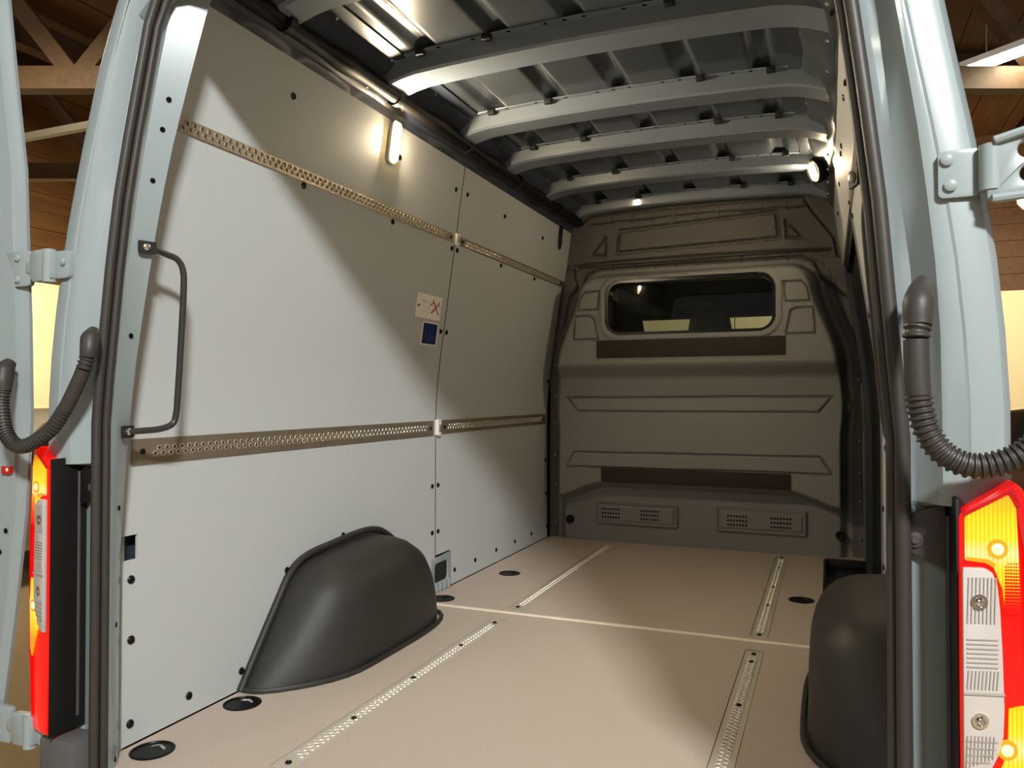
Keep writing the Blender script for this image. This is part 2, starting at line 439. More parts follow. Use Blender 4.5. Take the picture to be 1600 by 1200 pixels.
def side_wall(side):
    nm = 'wall_left' if side < 0 else 'wall_right'
    w = empty(nm, (wx(side, 0), 2.9, 0), 'grey lining panels on the left side of the cargo space' if side < 0 else 'shaded grey lining panels and sliding door on the right side', kind='structure')
    WALLS[side] = w
    rear = 1.398 if side < 0 else 1.40
    # outer body skin
    rings = []
    for y in (1.40, 2.2, 3.0, 3.8, 4.7):
        rings.append([(SX(side, 0.255 - interp(z, [0, .86, 1.07, 1.41, 1.75, 2.1], [0, 0, .015, .07, .145, .26])), y, z) for z in (-0.35, 0, 0.4, 0.8, 1.05, 1.3, 1.55, 1.8, 2.0, 2.1)])
    m = MB(); m.loft(rings, False); m.build('outer_panel', PAINT, w, angle=60)
    rings = []                                                # dark inner body behind the lining
    for y in (1.40, 4.5):
        rings.append([wframe(side, y, z, -0.035)[0] for z in np.arange(-0.08, 1.87, 0.1)])
    m = MB(); m.loft(rings, False); m.build('inner_panel', NAVY, w, angle=60)
    p = wall_patch(side, [1.352, 1.385, 1.427, 2.2, 2.9955], [0.004, 0.456, 0.517, 0.9, 1.524], [(1.3, 1.427, 0.456, 0.517), (1.3, 1.385, 0.517, 2)] , 'wall_panel', w)
    plugs(side, 'rl', p)
    p = wall_patch(side, [rear, 2.2, 2.9955], [1.559, 1.853], [], 'wall_panel', w); plugs(side, 'ru', p)
    wall_patch(side, [2.985, 3.015], [0.004, 0.9, 1.524, 1.853], [], 'joint_shade_strip', w, -0.0012, 0.004, BLACK)  # black strip put in as the shade of the panel gap
    wall_patch(side, [1.40, 4.44], [1.50, 1.58], [], 'joint_shade_strip', w, -0.008, 0.004, BLACK)  # same dark strip in the gap behind the upper rail
    if side < 0:
        p = wall_patch(side, [3.0045, 3.144, 3.8, 4.445], [0.004, 0.164, 0.9, 1.524], [(3.0, 3.144, 0, 0.164)], 'wall_panel', w); plugs(side, 'fl', p)
        p = wall_patch(side, [3.0045, 3.8, 4.49], [1.559, 1.853], [], 'wall_panel', w); plugs(side, 'fu', p)
        # slot with a hook
        m = MB(); o, u, v, n = wframe(side, 4.27, 1.80)
        m.tube([o + n * .004 + v * .06, o + n * .012 - v * .055, o + n * .012 - v * .075 + u * .018, o + n * .012 - v * .05 + u * .03, o + n * .004 + v * .06 + u * .034], 0.005, 8)
        m.build('hook', HOLE, w)
    else:
        p = wall_patch(side, [3.0045, 3.8, 4.49], [1.559, 1.853], [], 'wall_panel', w); plugs(side, 'fu', p)
        # dark pillar and sliding door behind the step
        p = wall_patch(side, [3.0045, 3.12], [-0.2, 1.524], [], 'door_pillar', w, 0.0, 0.03, PAINT)
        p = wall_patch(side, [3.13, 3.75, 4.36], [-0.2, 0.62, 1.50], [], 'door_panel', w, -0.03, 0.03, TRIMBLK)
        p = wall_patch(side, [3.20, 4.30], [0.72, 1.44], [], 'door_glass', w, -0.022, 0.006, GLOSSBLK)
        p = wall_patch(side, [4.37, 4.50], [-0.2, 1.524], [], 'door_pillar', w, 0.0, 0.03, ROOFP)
    return w
side_wall(-1); side_wall(1)

# ---- load rails: slotted steel strips (walls and floor share the builder)
def rail(name, o, u, v, n, L, W, parent_loc, label, cat, group, pitch=0.025, rows=(-0.007, 0.007), lip=0.0, t=0.004, margin=0.07, screws=()):
    e = empty(name, parent_loc, label, cat, group)
    m = MB(); m.box((0, 0, 0), (0.001, 0.001, 0.001)); m = MB()
    sec = [(-W / 2, 0), (-W / 2, t), (-W / 2 + 0.004, t + lip), (W / 2 - 0.004, t + lip), (W / 2, t), (W / 2, 0)]
    m.loft([[o + u * a + v * b + n * c for b, c in sec] for a in (0, L)], True, True)
    m.build('rail_plate', TRACKM if 'track' in name else STEEL, e, smooth=False)
    rim, hol = MB(), MB()
    k = 0; a = margin
    while a < L - margin:
        for q, r0 in enumerate(rows):
            c = o + u * (a + (pitch / 2 if q else 0)) + v * r0 + n * (t + lip)
            rim.lathe([(0.0080, 0), (0.0068, 0.0026), (0.0050, 0.0018), (0.0046, 0.0)], c, u, v, n, 10)
            hol.lathe([(0.0047, 0.0002), (0.0047, 0.0006)], c, u, v, n, 8)
        a += pitch
    if rim.v:
        rim.build('slot_rims', RIMF if 'track' in name else BRIGHT, e)['kind'] = 'stuff'
        hol.build('slot_holes', SLOTF if 'track' in name else SLOTM, e, smooth=False)['kind'] = 'stuff'
    for a in screws:
        m = MB(); m.lathe([(0.008, 0), (0.008, 0.003), (0.005, 0.005), (0.003, 0.002)], o + u * a + n * (t + lip), u, v, n, 12)
        m.build('screw', GLOSSBLK, e)
    return e
def wall_rail(side, y0, y1, z, W, label):
    o, u, v, n = wframe(side, y0, z, 0.0005)
    return rail('load_rail', o, u, v, n, y1 - y0, W, tuple(o), label, 'rail', 'slotted steel rails on the walls', screws=(0.03, y1 - y0 - 0.03))
wall_rail(-1, 1.405, 2.975, 0.7215, 0.064, 'long slotted steel rail across the middle of the brightly lit left wall')
wall_rail(-1, 3.045, 4.40, 0.7235, 0.060, 'short slotted steel rail at mid height on the left wall beside the dark partition')
wall_rail(-1, 1.394, 2.975, 1.541, 0.036, 'upper slotted steel rail on the left wall running below the glowing lamp')
wall_rail(-1, 3.025, 4.44, 1.541, 0.036, 'far upper slotted steel rail on the left wall between white clip and partition')
wall_rail(1, 1.43, 2.975, 1.541, 0.036, 'slotted steel rail high on the shaded right wall')
for i, (x, a, b) in enumerate(TRACKS):
    lab = ['slotted track in the floor beside the left wheel arch, nearer left one', 'slotted track in the far left floor ending near the partition, beyond the bright seam',
           'slotted track in the floor beside the right wheel arch, nearer right one', 'far right floor track with screws beside the step, beyond the bright seam'][i]
    sc = [(0.03, 0.3, 0.62, 0.95, 1.24), (0.03,), (0.35, 0.78, 1.16, 1.24), (0.03, 0.45, 0.78, 1.2, 1.46)][i]
    rail('floor_track', Vector((x, a, -0.006)), Y.copy(), X.copy() * -1, Z.copy(), b - a, 0.058, (x, a, 0), lab, 'rail', 'slotted tracks in the cargo floor', pitch=0.021, screws=sc, rows=(-0.0075, 0.0075))

# ---- rear frame of the van: pillars, seals, header
wall_rear = empty('wall_rear', (-0.71, 1.25, -0.05), 'painted rear door frame of the van', kind='structure')
def li(z): return interp(z, [.8, .914, 1.152, 1.342, 1.45, 1.718, 1.9, 2.05], [0, .010, .028, .049, .062, .100, .13, .16])
def lo(z): return interp(z, [.8, .9, 1.07, 1.21, 1.30, 1.414, 1.57, 1.75, 1.9, 2.05], [0, .001, .015, .034, .051, .069, .095, .140, .185, .24])
def yl(z): return interp(z, [.9, 1.3, 1.7, 2.05], [0, .014, .045, .09])
ZP = [-0.35, -0.1, 0.1, 0.35, 0.47, 0.53, 0.69, 0.70, 0.708, 0.85, 0.95, 1.05, 1.15, 1.25, 1.35, 1.45, 1.6, 1.75, 1.9, 2.05]
def lc(z): return interp(z, [.8, 1.0, 1.21, 1.43, 1.75, 2.05], [0, .002, .022, .052, .105, .165])    # lean of the rear crease
def lf(z): return interp(z, [.8, 1.0, 1.21, 1.43, 1.75, 2.05], [0, .001, .026, .046, .090, .14])
def ej(z): return interp(z, [0, .46, .77, 1.0, 1.22, 1.44, 1.7, 1.9, 2.05], [.131, .131, .106, .077, .041, .002, -.060, -.108, -.14])   # inner edge of the jamb
def pillar(side):
    rings = []
    for z in ZP:
        a, b, y = li(z), lo(z), yl(z)
        j = ej(z) + (0.045 * min(1, max(0, (z - .75) / .45)) if side > 0 else 0)
        pr = [(-1.42 - lin(z) + 0.004, 1.392 + y * .3), (j + 0.034, 1.362 + y), (j + 0.009, 1.346 + y), (j, 1.338 + y), (0.092 - a, 1.288 + y), (0.088 - a, 1.270 + y), (0.112 - a, 1.262 + y)]
        if z > 0.704:
            pr += [(0.118 - lf(z), 1.256 + y), (0.139 - lc(z), 1.229 + y), (0.146 - lc(z), 1.219 + y), (0.154 - lc(z), 1.216 + y), (0.176 - b, 1.2165 + y), (0.180 - b, 1.2145 + y), (0.206 - b, 1.2155 + y), (0.220 - b, 1.222 + y), (0.231 - b, 1.240 + y), (0.240 - b, 1.29 + y), (0.255 - b, 1.42)]
        else:                                                 # recess for the tail lamp
            pr += [(0.122, 1.264), (0.150, 1.270), (0.160, 1.274), (0.166, 1.262), (0.176, 1.255), (0.180, 1.252), (0.206, 1.252), (0.220, 1.252), (0.231, 1.260), (0.240, 1.29), (0.255, 1.42)]
        rings.append([(SX(side, x), yy, z) for x, yy in pr])
    m = MB(); m.loft(rings, False)
    o = m.build('pillar', PAINT, wall_rear, angle=28)
    o['label'] = 'left painted rear pillar' if side < 0 else 'right painted rear pillar'
    # rubber door seal along the opening edge
    pts = []; pin = []
    for z in [-0.06] + list(np.arange(0.0, 1.75, 0.05)):
        pts.append((SX(side, 0.098 - li(z)), 1.246 + yl(z), z)); pin.append((SX(side, 0.085 - li(z)), 1.260 + yl(z), z))
    arc = [(1.765, .004), (1.795, .02), (1.815, .06), (1.824, .12), (1.826, .3), (1.826, .70)]
    for z, dx in arc:
        pts.append((SX(side, 0.098 - li(1.78) - dx), 1.246 + yl(z), z)); pin.append((SX(side, 0.085 - li(1.78) - dx), 1.260 + yl(z), z - 0.008))
    m = MB(); m.tube(pts, 0.0108, 12); s = m.build('door_seal', RUBBER, wall_rear, angle=60)
    MB().tube(pin, 0.0085, 8).build('seal_lip', RUBBER, s, angle=60)
    # small holes in the jamb
    me = None
    for z in (0.60, 0.33, 0.02, 1.0, 1.36, 1.48, 1.55):
        x1 = ej(z); a = li(z)
        p0, p1 = Vector((SX(side, x1), 1.338 + yl(z), z)), Vector((SX(side, 0.092 - a), 1.288 + yl(z), z))
        u = (p1 - p0).normalized(); n = u.cross(Z)
        if n.dot(Vector((-0.71, 1.0, 0)) - p0) < 0: n = -n
        m = MB(); m.lathe([(0.006, 0.0), (0.006, 0.0015)], p0.lerp(p1, 0.5), u, Z, n, 10); m.build('hole', HOLE, o, smooth=False)
pillar(-1); pillar(1)
m = MB()
hr = []
for x in np.linspace(-1.45, 0.03, 21):
    e = abs(x + 0.71) / 0.74; d = -0.10 * max(0, e - 0.85) / 0.15
    hr.append([(x, 1.34, 1.822 + d), (x, 1.306, 1.822 + d), (x, 1.292, 1.832 + d), (x, 1.275, 2.02), (x, 1.33, 2.12), (x, 1.42, 2.10), (x, 1.42, 1.99), (x, 1.36, 1.84 + d)])
m.loft(hr, True, True); m.build('header', PAINT, wall_rear, angle=40)
for s in (-1, 1): MB().box((SX(s, 0.158), 1.232, 0.012), (0.11, 0.07, 0.19)).build('bumper_corner', GREYTRIM, wall_rear, bevel=0.012)
m = MB(); m.box((-0.71, 1.20, -0.33), (2.0, 0.16, 0.22)); m.build('rear_bumper', GREYTRIM, wall_rear, bevel=0.03)

# ---- front wall: partition with window
wall_front = empty('wall_front', (-0.71, 4.45, 0), 'dark moulded partition between cargo space and cab', kind='structure')
def seg_d(px, pz, a, b):
    ax, az = a; bx, bz = b
    t = np.clip(((px - ax) * (bx - ax) + (pz - az) * (bz - az)) / ((bx - ax) ** 2 + (bz - az) ** 2), 0, 1)
    return np.hypot(px - ax - t * (bx - ax), pz - az - t * (bz - az))
def rr_sdf(px, pz, cx, cz, hx, hz, r):
    qx = np.abs(px - cx) - hx + r; qz = np.abs(pz - cz) - hz + r
    return np.hypot(np.maximum(qx, 0), np.maximum(qz, 0)) + np.minimum(np.maximum(qx, qz), 0) - r
WIN = (-0.719, 1.362, 0.465, 0.158, 0.085)
def partition():
    xs = np.arange(-1.596, 0.178, 0.005); zs = np.arange(0.0, 2.03, 0.005)
    gx, gz = np.meshgrid(xs, zs)
    dx = np.abs(gx + 0.715)
    hw = 0.815 - 0.135 * sstep(1.02, 1.50, gz) + 0.012 * sstep(.62, .78, gz) * (1 - sstep(.82, 1.0, gz))
    # signed distance of the moulded body (negative inside)
    qx = dx - hw + 0.16; qz = gz - 1.60 + 0.16
    body = np.hypot(np.maximum(qx, 0), np.maximum(qz, 0)) + np.minimum(np.maximum(qx, qz), 0) - 0.16
    body = np.where(gz < 1.2, dx - hw, body)
    P = np.zeros_like(gx)
    P += 0.050 * (1 - sstep(-0.055, -0.005, body))
    up = sstep(0.955, 1.05, gz)                                # upper part stands proud, overhangs the middle
    P += 0.085 * up * (1 - sstep(-0.075, -0.010, body))
    mid_edge = 0.345 - 0.085 * sstep(0.50, 0.80, dx)
    mid = sstep(-0.030, 0.022, gz - mid_edge)
    P += (0.088 + 0.030 * (1 - sstep(0.36, 0.93, gz))) * mid * (1 - up) * (1 - sstep(-0.05, -0.005, body))
    P += 0.100 * up * (1 - sstep(-0.05, -0.005, body))
    # window rim
    w = rr_sdf(gx, gz, *WIN)
    P += 0.010 * (1 - sstep(0.010, 0.022, np.abs(w - 0.012)))
    def groove(poly, wd=0.006, dp=0.016, close=True):
        nonlocal P
        d = np.full_like(gx, 9.0); n = len(poly)
        for i in range(n if close else n - 1):
            d = np.minimum(d, seg_d(gx, gz, poly[i], poly[(i + 1) % n]))
        P -= dp * (1 - sstep(wd * 0.55, wd * 1.1, d))
    groove([(-1.44, .852), (0.018, .858), (-0.048, .775), (-1.375, .772)])
    groove([(-1.395, .532), (-0.045, .540), (0.018, .452), (-1.44, .446)])
    for s in (1, -1):
        f = lambda pts: [(x if s > 0 else -1.43 - x, z) for x, z in pts]
        groove(f([(-0.218, 1.463), (-0.125, 1.460), (-0.100, 1.43), (-0.085, 1.357), (-0.205, 1.357)]), 0.006, 0.018)
        groove(f([(-0.180, 1.310), (-0.150, 1.323), (-0.069, 1.322), (-0.060, 1.188), (-0.205, 1.188)]), 0.006, 0.018)
    for (a, b, c, d) in ((-1.284, .098, -0.80, .235), (-0.592, .098, -0.11, .243)):
        q = rr_sdf(gx, gz, (a + c) / 2, (b + d) / 2, (c - a) / 2, (d - b) / 2, 0.02)
        P += 0.020 * (1 - sstep(-0.012, 0.004, q)) - 0.010 * (1 - sstep(0.003, 0.010, np.abs(q + 0.020)))
    # pressed header above the moulding
    groove([(-1.165, 1.715), (-1.15, 1.845), (-0.262, 1.882), (-0.250, 1.735)], 0.012, 0.030)
    groove([(-1.324, 1.705), (-1.236, 1.815), (-1.236, 1.705)], 0.010, 0.028)
    groove([(-0.213, 1.828), (-0.115, 1.727), (-0.207, 1.732)], 0.010, 0.028)
    top = 1.648 + 0.012 * (1 - (dx / 0.75) ** 2)
    P += 0.030 * sstep(-0.006, 0.006, gz - top - 0.012) * (1 - sstep(0.60, 0.75, dx) * 0.4)
    for k in range(9):
        xx = -1.2 + 0.125 * k
        P -= 0.008 * (1 - sstep(0.004, 0.010, np.maximum(np.abs(gx - xx), np.abs(gz - 1.632) - 0.012)))
        P -= 0.006 * (1 - sstep(0.003, 0.008, np.maximum(np.abs(gx - xx), np.abs(gz - 1.915) - 0.02)))
    groove([(-1.40, 1.49), (-1.36, 1.60), (-1.30, 1.628), (-0.13, 1.632), (-0.07, 1.60), (-0.03, 1.50), (0.09, 1.40)], 0.007, 0.022, False)
    groove([(-1.50, 1.30), (-1.47, 1.46), (-1.42, 1.52), (-1.44, 1.645), (0.015, 1.655)], 0.006, 0.020, False)
    groove([(-1.40, 1.90), (-1.33, 1.945), (-0.12, 1.945), (-0.09, 1.89), (0.03, 1.72), (0.05, 1.62)], 0.008, 0.024, False)
    P += 0.012 * sstep(0.055, 0.066, body) * (1 - sstep(1.60, 1.66, gz))
    P -= 0.018 * (1 - sstep(0.003, 0.006, np.abs(gz - 1.895 - 0.012 * (1 - (dx / 0.7) ** 2)))) * (dx < 0.62)
    gy = 4.515 - P
    n = len(xs); hole = w < 0.0
    inside = (body < 0.012) & (gz < 1.625)
    for nm, sel, mt in (('partition_panel', True, BULK), ('partition_frame', False, BULKF)):
        fs = []
        for j in range(len(zs) - 1):
            for i in range(n - 1):
                if hole[j, i] and hole[j + 1, i] and hole[j, i + 1] and hole[j + 1, i + 1]: continue
                if bool(inside[j, i]) == sel:
                    fs.append((j * n + i, j * n + i + 1, (j + 1) * n + i + 1, (j + 1) * n + i))
        used = sorted({v for f in fs for v in f}); mp = {v: k for k, v in enumerate(used)}
        fx, fy, fz = gx.ravel(), gy.ravel(), gz.ravel()
        mb = MB(); mb.v = [(float(fx[v]), float(fy[v]), float(fz[v])) for v in used]; mb.f = [tuple(mp[v] for v in f) for f in fs]
        o = mb.build(nm, mt, wall_front, angle=70, recalc=False)
        if sel: panel = o
        else: frame = o
    return panel, frame
panel, frame = partition()
pu = 4.515 - 0.235
m = MB()                                                       # window reveal and rubber frame
o2 = rrect(WIN[0] - WIN[2] - .006, WIN[1] - WIN[3] - .006, WIN[0] + WIN[2] + .006, WIN[1] + WIN[3] + .006, .088, 6)
i2 = rrect(WIN[0] - WIN[2] + .020, WIN[1] - WIN[3] + .018, WIN[0] + WIN[2] - .020, WIN[1] + WIN[3] - .018, .068, 6)
m.plate(o2, [i2], 0.0, 0.10, (0, pu + 0.10, 0), X, Z, -Y)
win = empty('window_1', (WIN[0], pu, WIN[1]), 'wide rounded window in the partition looking into the cab', kind='structure')
m.build('window_frame', GLOSSBLK, win, angle=40)
m = MB(); m.plate(o2, [], 0.0, 0.004, (0, pu + 0.075, 0), X, Z, -Y); m.build('pane', GLASS, win, smooth=False)
vh = MB()
for cx in (-1.195, -0.965, -0.475, -0.245):
    for r_ in range(3):
        for c in range(7):
            vh.lathe([(0.0058, 0), (0.0058, 0.001)], (cx - 0.048 + c * 0.016, 4.515 - 0.050 - 0.0203, 0.145 + r_ * 0.024), X, Z, -Y, 8)
vh.build('vent_holes', HOLE, panel, smooth=False)['kind'] = 'stuff'
for x in (-1.520, 0.094):
    m = MB(); m.lathe([(0.026, 0), (0.024, 0.02), (0.016, 0.026), (0.012, 0.018)], (x, 4.49, 0.803), X, Z, -Y, 16); m.build('boss', BULK, panel)
for x in (-1.452, 0.052):
    m = MB(); m.tube([(x - .02, 4.46, .125), (x - .012, 4.445, .105), (x + .002, 4.44, .098), (x + .014, 4.445, .108), (x + .02, 4.46, .125)], 0.006, 8)
    m.lathe([(0.026, 0), (0.022, 0.006), (0.012, 0.002)], (x, 4.466, .118), X, Z, -Y, 14); m.build('tie_eye', TRIMBLK, panel)
bm_ = None
BP = [(-1.560, z) for z in (0.09, 0.32, 0.50, 0.70, 0.86, 1.05, 1.22)] + [(0.150, z) for z in (0.1, .3, .45, .62, .95, 1.15)] + [(-1.38, 1.72), (-1.42, 1.64), (0.0, 1.55), (0.03, 1.48), (-0.04, 1.48)] + [(-1.30 + .14 * k, 1.935) for k in range(9)]
for x, z in BP:
    M = Matrix.Translation((x, 4.500, z)) @ Matrix((X, Z, -Y)).transposed().to_4x4()
    if bm_ is None:
        b = MB().lathe([(0.008, 0), (0.007, 0.005), (0.003, 0.007)], (0, 0, 0), X, Y, Z, 10).build('bolt', STEEL, None); b.matrix_basis = M; adopt(b, frame); bm_ = b.data
    else: inst('bolt', bm_, frame, M)
def strip(x0, z0, x1, z1, y, label):
    m = MB(); m.box(((x0 + x1) / 2, y, (z0 + z1) / 2), (x1 - x0, 0.008, z1 - z0))
    tag(m.build('felt_strip', FELT, None, bevel=0.003), label, 'strip', 'felt strips on the partition')
strip(-1.232, 1.078, -0.208, 1.178, 4.277, 'dark felt strip stuck below the partition window')
strip(-1.225, 0.362, -0.190, 0.447, 4.342, 'dark felt strip low on the partition above the vents')

# ---- cab beyond the partition
cab = empty('cab_interior', (-0.71, 5.4, 0), 'dark cab seen through the partition window', kind='structure')
for c, d in (((-0.71, 5.58, 1.80), (1.9, 1.9, 0.05)), ((-1.66, 5.6, 0.5), (0.05, 1.9, 2.3)), ((0.24, 5.6, 0.5), (0.05, 1.9, 2.3)), ((-0.71, 5.6, -0.2), (1.9, 1.9, 0.05))):
    MB().box(c, d).build('cab_panel', CABM, cab)
MB().box((-0.71, 6.55, 0.75), (1.85, 0.6, 1.12)).build('dashboard', CABM, cab, bevel=0.05)
MB().box((-0.25, 6.3, 1.22), (0.55, 0.25, 0.2)).build('instrument_hood', CABM, cab, bevel=0.05)
MB().tube([(-1.66, 6.95, 1.25), (-1.58, 6.35, 1.80)], 0.05, 8).build('windscreen_pillar', CABM, cab)
MB().tube([(0.24, 6.95, 1.25), (0.16, 6.35, 1.80)], 0.05, 8).build('windscreen_pillar', CABM, cab)
MB().box((-0.71, 6.32, 1.645), (1.80, 0.30, 0.30)).build('overhead_shelf', CABM, cab, bevel=0.03)
m = MB(); m.add([(-1.6, 6.95, 1.28), (0.18, 6.95, 1.28), (0.12, 6.50, 1.76), (-1.54, 6.50, 1.76)], [(0, 1, 2, 3)]); m.build('windscreen', GLASS, cab, smooth=False)
def seat(x, w, label):
    e = empty('cab_seat', (x, 5.0, 0.4), label, 'seat', 'cab seats')
    m = MB(); m.box((x, 5.05, 0.86), (w, 0.14, 0.70)); m.build('backrest', SEATM, e, bevel=0.05, seg=3)
    m = MB(); rings = []
    for z, k, t in ((1.20, .36, .04), (1.22, .5, .07), (1.30, .48, .075), (1.36, .44, .07), (1.40, .37, .05), (1.405, .2, .02)):
        rings.append([(x + k * .56 * math.copysign(abs(math.cos(a)) ** .5, math.cos(a)) * .5, 5.03 + t * math.sin(a), z) for a in np.linspace(0, 2 * math.pi, 24, endpoint=False)])
    m.loft(rings, True, True); m.build('headrest', SEATM, e, angle=70)
    for k in (-.06, .06): MB().tube([(x + k, 5.05, 1.15), (x + k, 5.04, 1.25)], .008).build('headrest_post', CHROME, e)
    m = MB(); m.box((x, 5.35, 0.5), (w, 0.5, 0.16)); m.build('seat_cushion', SEATM, e, bevel=0.05, seg=3)
seat(-0.70, 0.46, 'brown cab seat whose headrest shows in the middle of the partition window')
seat(-1.26, 0.48, 'brown cab seat whose headrest shows at the lower left of the partition window')
e = empty('rear_view_mirror', (-0.93, 6.10, 1.55), 'dark rear view mirror hanging in the windscreen', 'mirror')
m = MB()
pts = circle(0, 0, 0.145, 28, 0.055)
m.plate(pts, [circle(0, 0, 0.130, 28, 0.042)], 0, 0.02, (-0.95, 6.10, 1.565), X, Z, -Y); m.build('mirror_frame', TRIMBLK, e)
m = MB(); m.plate(circle(0, 0, 0.131, 28, 0.043), [], 0, 0.012, (-0.95, 6.10, 1.565), X, Z, -Y); m.build('mirror_glass', CHROME, e, smooth=False)
m = MB(); m.tube([(-0.95, 6.09, 1.60), (-0.95, 6.17, 1.66)], 0.012); m.build('mirror_arm', CABM, e)

# ---- wheel arch covers
def wheel_arch(side, label):
    yc, D = 2.285, 0.225
    e = empty('wheel_arch_cover', (wx(side, 0), yc, 0), label, 'wheel arch', 'wheel arch covers')
    base = catmull([(1.795, .0, 0), (1.835, .055, 0), (1.945, .200, 0), (2.015, .285, 0), (2.10, .322, 0), (2.24, .336, 0), (2.38, .346, 0), (2.47, .344, 0), (2.55, .325, 0), (2.64, .272, 0), (2.70, .195, 0), (2.735, .10, 0), (2.75, .0, 0)], 4)
    nT = len(base) - 1
    def outline(s):
        return [(yc + (p.x - yc) * s, max(0.0, p.y) * (0.25 + 0.75 * s)) for p in base]
    rings = []; n = 3.4
    for ph in [0, 8, 18, 30, 42, 52, 60, 67, 73, 78, 82, 85.5, 88, 89.5]:
        d = math.sin(R(ph)); s = (1 - d ** n) ** (1 / n) if d < 1 else 0
        zz = []
        for y, z in outline(max(s, 0.02)):
            # rounded rear-inner corner: pull the footprint in towards the back end
            k = max(0.0, (2.08 - y) / 0.28); dd = D * d * (1 - 0.50 * min(1, k) ** 2)
            zz.append((SX(side, 0.170 - dd), y, z))
        rings.append(zz)
    m = MB(); m.loft(rings, False); m.add(rings[-1], [tuple(range(nT + 1))])
    m.build('arch_shell', ARCHM, e, angle=60)
    m = MB()                                                   # lip against the wall
    a = [(SX(side, 0.166), yc + (y - yc) * 1.02, z * 1.045 + .003) for y, z in outline(1.0)]
    m.tube(a, 0.012, 8)
    m.build('wall_lip', ARCHM, e, angle=60)
    m = MB(); f = []
    for k in range(len(rings)): f.append(Vector(rings[k][0]))
    inner = [Vector(r[0]) for r in rings] + [Vector(r[-1]) for r in rings[::-1]]
    inner = [Vector((p.x + (-0.012 if side > 0 else 0.012), p.y + (-0.006 if p.y < yc else 0.012), 0.006)) for p in inner]
    m.tube(inner, 0.0085, 6); m.build('floor_lip', ARCHM, e, angle=60)
wheel_arch(-1, 'black moulded wheel arch cover against the left wall')
wheel_arch(1, 'dark moulded wheel arch cover at the lower right beside the tail lamp pillar')

# ---- tie-down rings in the floor
TL = ['black floor cup with lashing ring nearest the camera at the left wall', 'black floor cup with lashing ring just behind the left wheel arch', 'small black floor cup with lashing ring on the far left floor',
      'small black floor cup with lashing ring on the far right floor beside the step', 'floor cup half hidden in front of the left wheel arch']
for (x, y), lab in zip(RINGS, TL):
    e = empty('tie_down_ring', (x, y, 0), lab, 'tie-down', 'lashing rings in the floor')
    m = MB(); m.lathe([(0.052, 0.0), (0.052, 0.002), (0.048, 0.0035), (0.045, 0.0), (0.041, -0.030), (0.03, -0.040), (0.001, -0.042)], (x, y, 0), X, Y, Z, 28); m.build('cup', CUPBLK, e, angle=50)
    m = MB(); m.tube([(x + .028 * math.cos(t), y + .028 * math.sin(t) * .9, -0.012 + .012 * math.sin(t)) for t in np.linspace(-0.2, math.pi + .2, 15)], 0.0045, 8); m.build('ring', CHROME if y < 2 else GLOSSBLK, e)
    m = MB(); m.lathe([(0.012, -0.040), (0.012, -0.016), (0.006, -0.013), (0.001, -0.013)], (x, y, 0), X, Y, Z, 14); m.build('bolt_head', STEEL, e)

# ---- grab handles on the door jambs
def grab_handle(side, label):
    s = lambda p: (SX(side, -1.42 - p[0] + (0.024 if side > 0 and p[0] > -1.50 else 0)), p[1], p[2])
    e = empty('grab_handle', s((-1.50, 1.36, 1.0)), label, 'handle', 'steel grab handles')
    def jm(z, t): return (-1.42 - (ej(z) * (1 - t) + (0.092 - li(z)) * t), (1.338 * (1 - t) + 1.288 * t) + yl(z), z)
    top, bot = jm(1.205, .42), jm(.777, .40)
    ft = lambda p, d: (p[0] + .006 * d, p[1] + .012 * d, p[2])
    pts = [top, ft(top, 1.6), (-1.462, 1.385, 1.199), (-1.458, 1.418, 1.190), (-1.456, 1.432, 1.165), (-1.458, 1.436, 1.12), (-1.468, 1.439, 1.0), (-1.480, 1.441, 0.86), (-1.485, 1.441, 0.815), (-1.489, 1.434, 0.792), (-1.497, 1.405, 0.781), (-1.508, 1.362, 0.778), bot]
    m = MB(); c = catmull([s(p) for p in pts], 5); m.tube(c, 0.0078, 12); m.build('bar', HANDLE, e, angle=60)
    for p in (top, bot):
        P = Vector((SX(side, -1.42 - p[0]), p[1], p[2])); q0, q1 = jm(p[2], 0), jm(p[2], 1); u = Vector((SX(side, -1.42 - q0[0]) - SX(side, -1.42 - q1[0]), q0[1] - q1[1], 0)); u.normalize(); n = u.cross(Z)
        if n.dot(Vector((-0.71, 1.0, 0)) - P) < 0: n = -n
        m = MB(); m.plate(rrect(-0.017, -0.014, 0.024, 0.014, 0.003), [], 0.0, 0.006, P + n * 0.006, u, Z, n); m.build('foot', BLACK, e, smooth=False)
        m = MB(); m.lathe([(0.0085, 0.0), (0.0085, 0.004), (0.005, 0.007), (0.001, 0.007)], P + n * 0.012, u, Z, n, 12); m.build('screw', BRIGHT, e)
grab_handle(-1, 'grey steel grab handle on the left door jamb in front of the grey wall')
grab_handle(1, 'grey steel grab handle on the right door jamb seen edge on beside the seal')

# ---- interior lamps
def interior_lamp(o, u, v, n, L, W, label, core=LAMPCORE):
    e = empty('interior_lamp', tuple(o), label, 'lamp')
    m = MB(); m.plate(rrect(-W / 2 - .006, -L / 2 - .006, W / 2 + .006, L / 2 + .006, W / 2, 6), [], 0, 0.012, o, u, v, n); m.build('base', WHITEP, e, bevel=0.003)
    m = MB(); m.plate(rrect(-W / 2, -L / 2, W / 2, L / 2, W / 2 - .002, 6), [], 0.012, 0.022, o, u, v, n); m.build('lens', LAMPLENS, e, bevel=0.007)
    m = MB(); m.plate(rrect(-W * .36, -L * .33, W * .36, L * .33, W * .34, 6), [], 0.022, 0.025, o, u, v, n); m.build('bulb', core, e, bevel=0.002)
    return e
o, u, v, n = wframe(-1, 2.412, 1.782, 0.0)
interior_lamp(o, u, v, n, 0.140, 0.040, 'glowing warm oblong lamp high on the left wall')
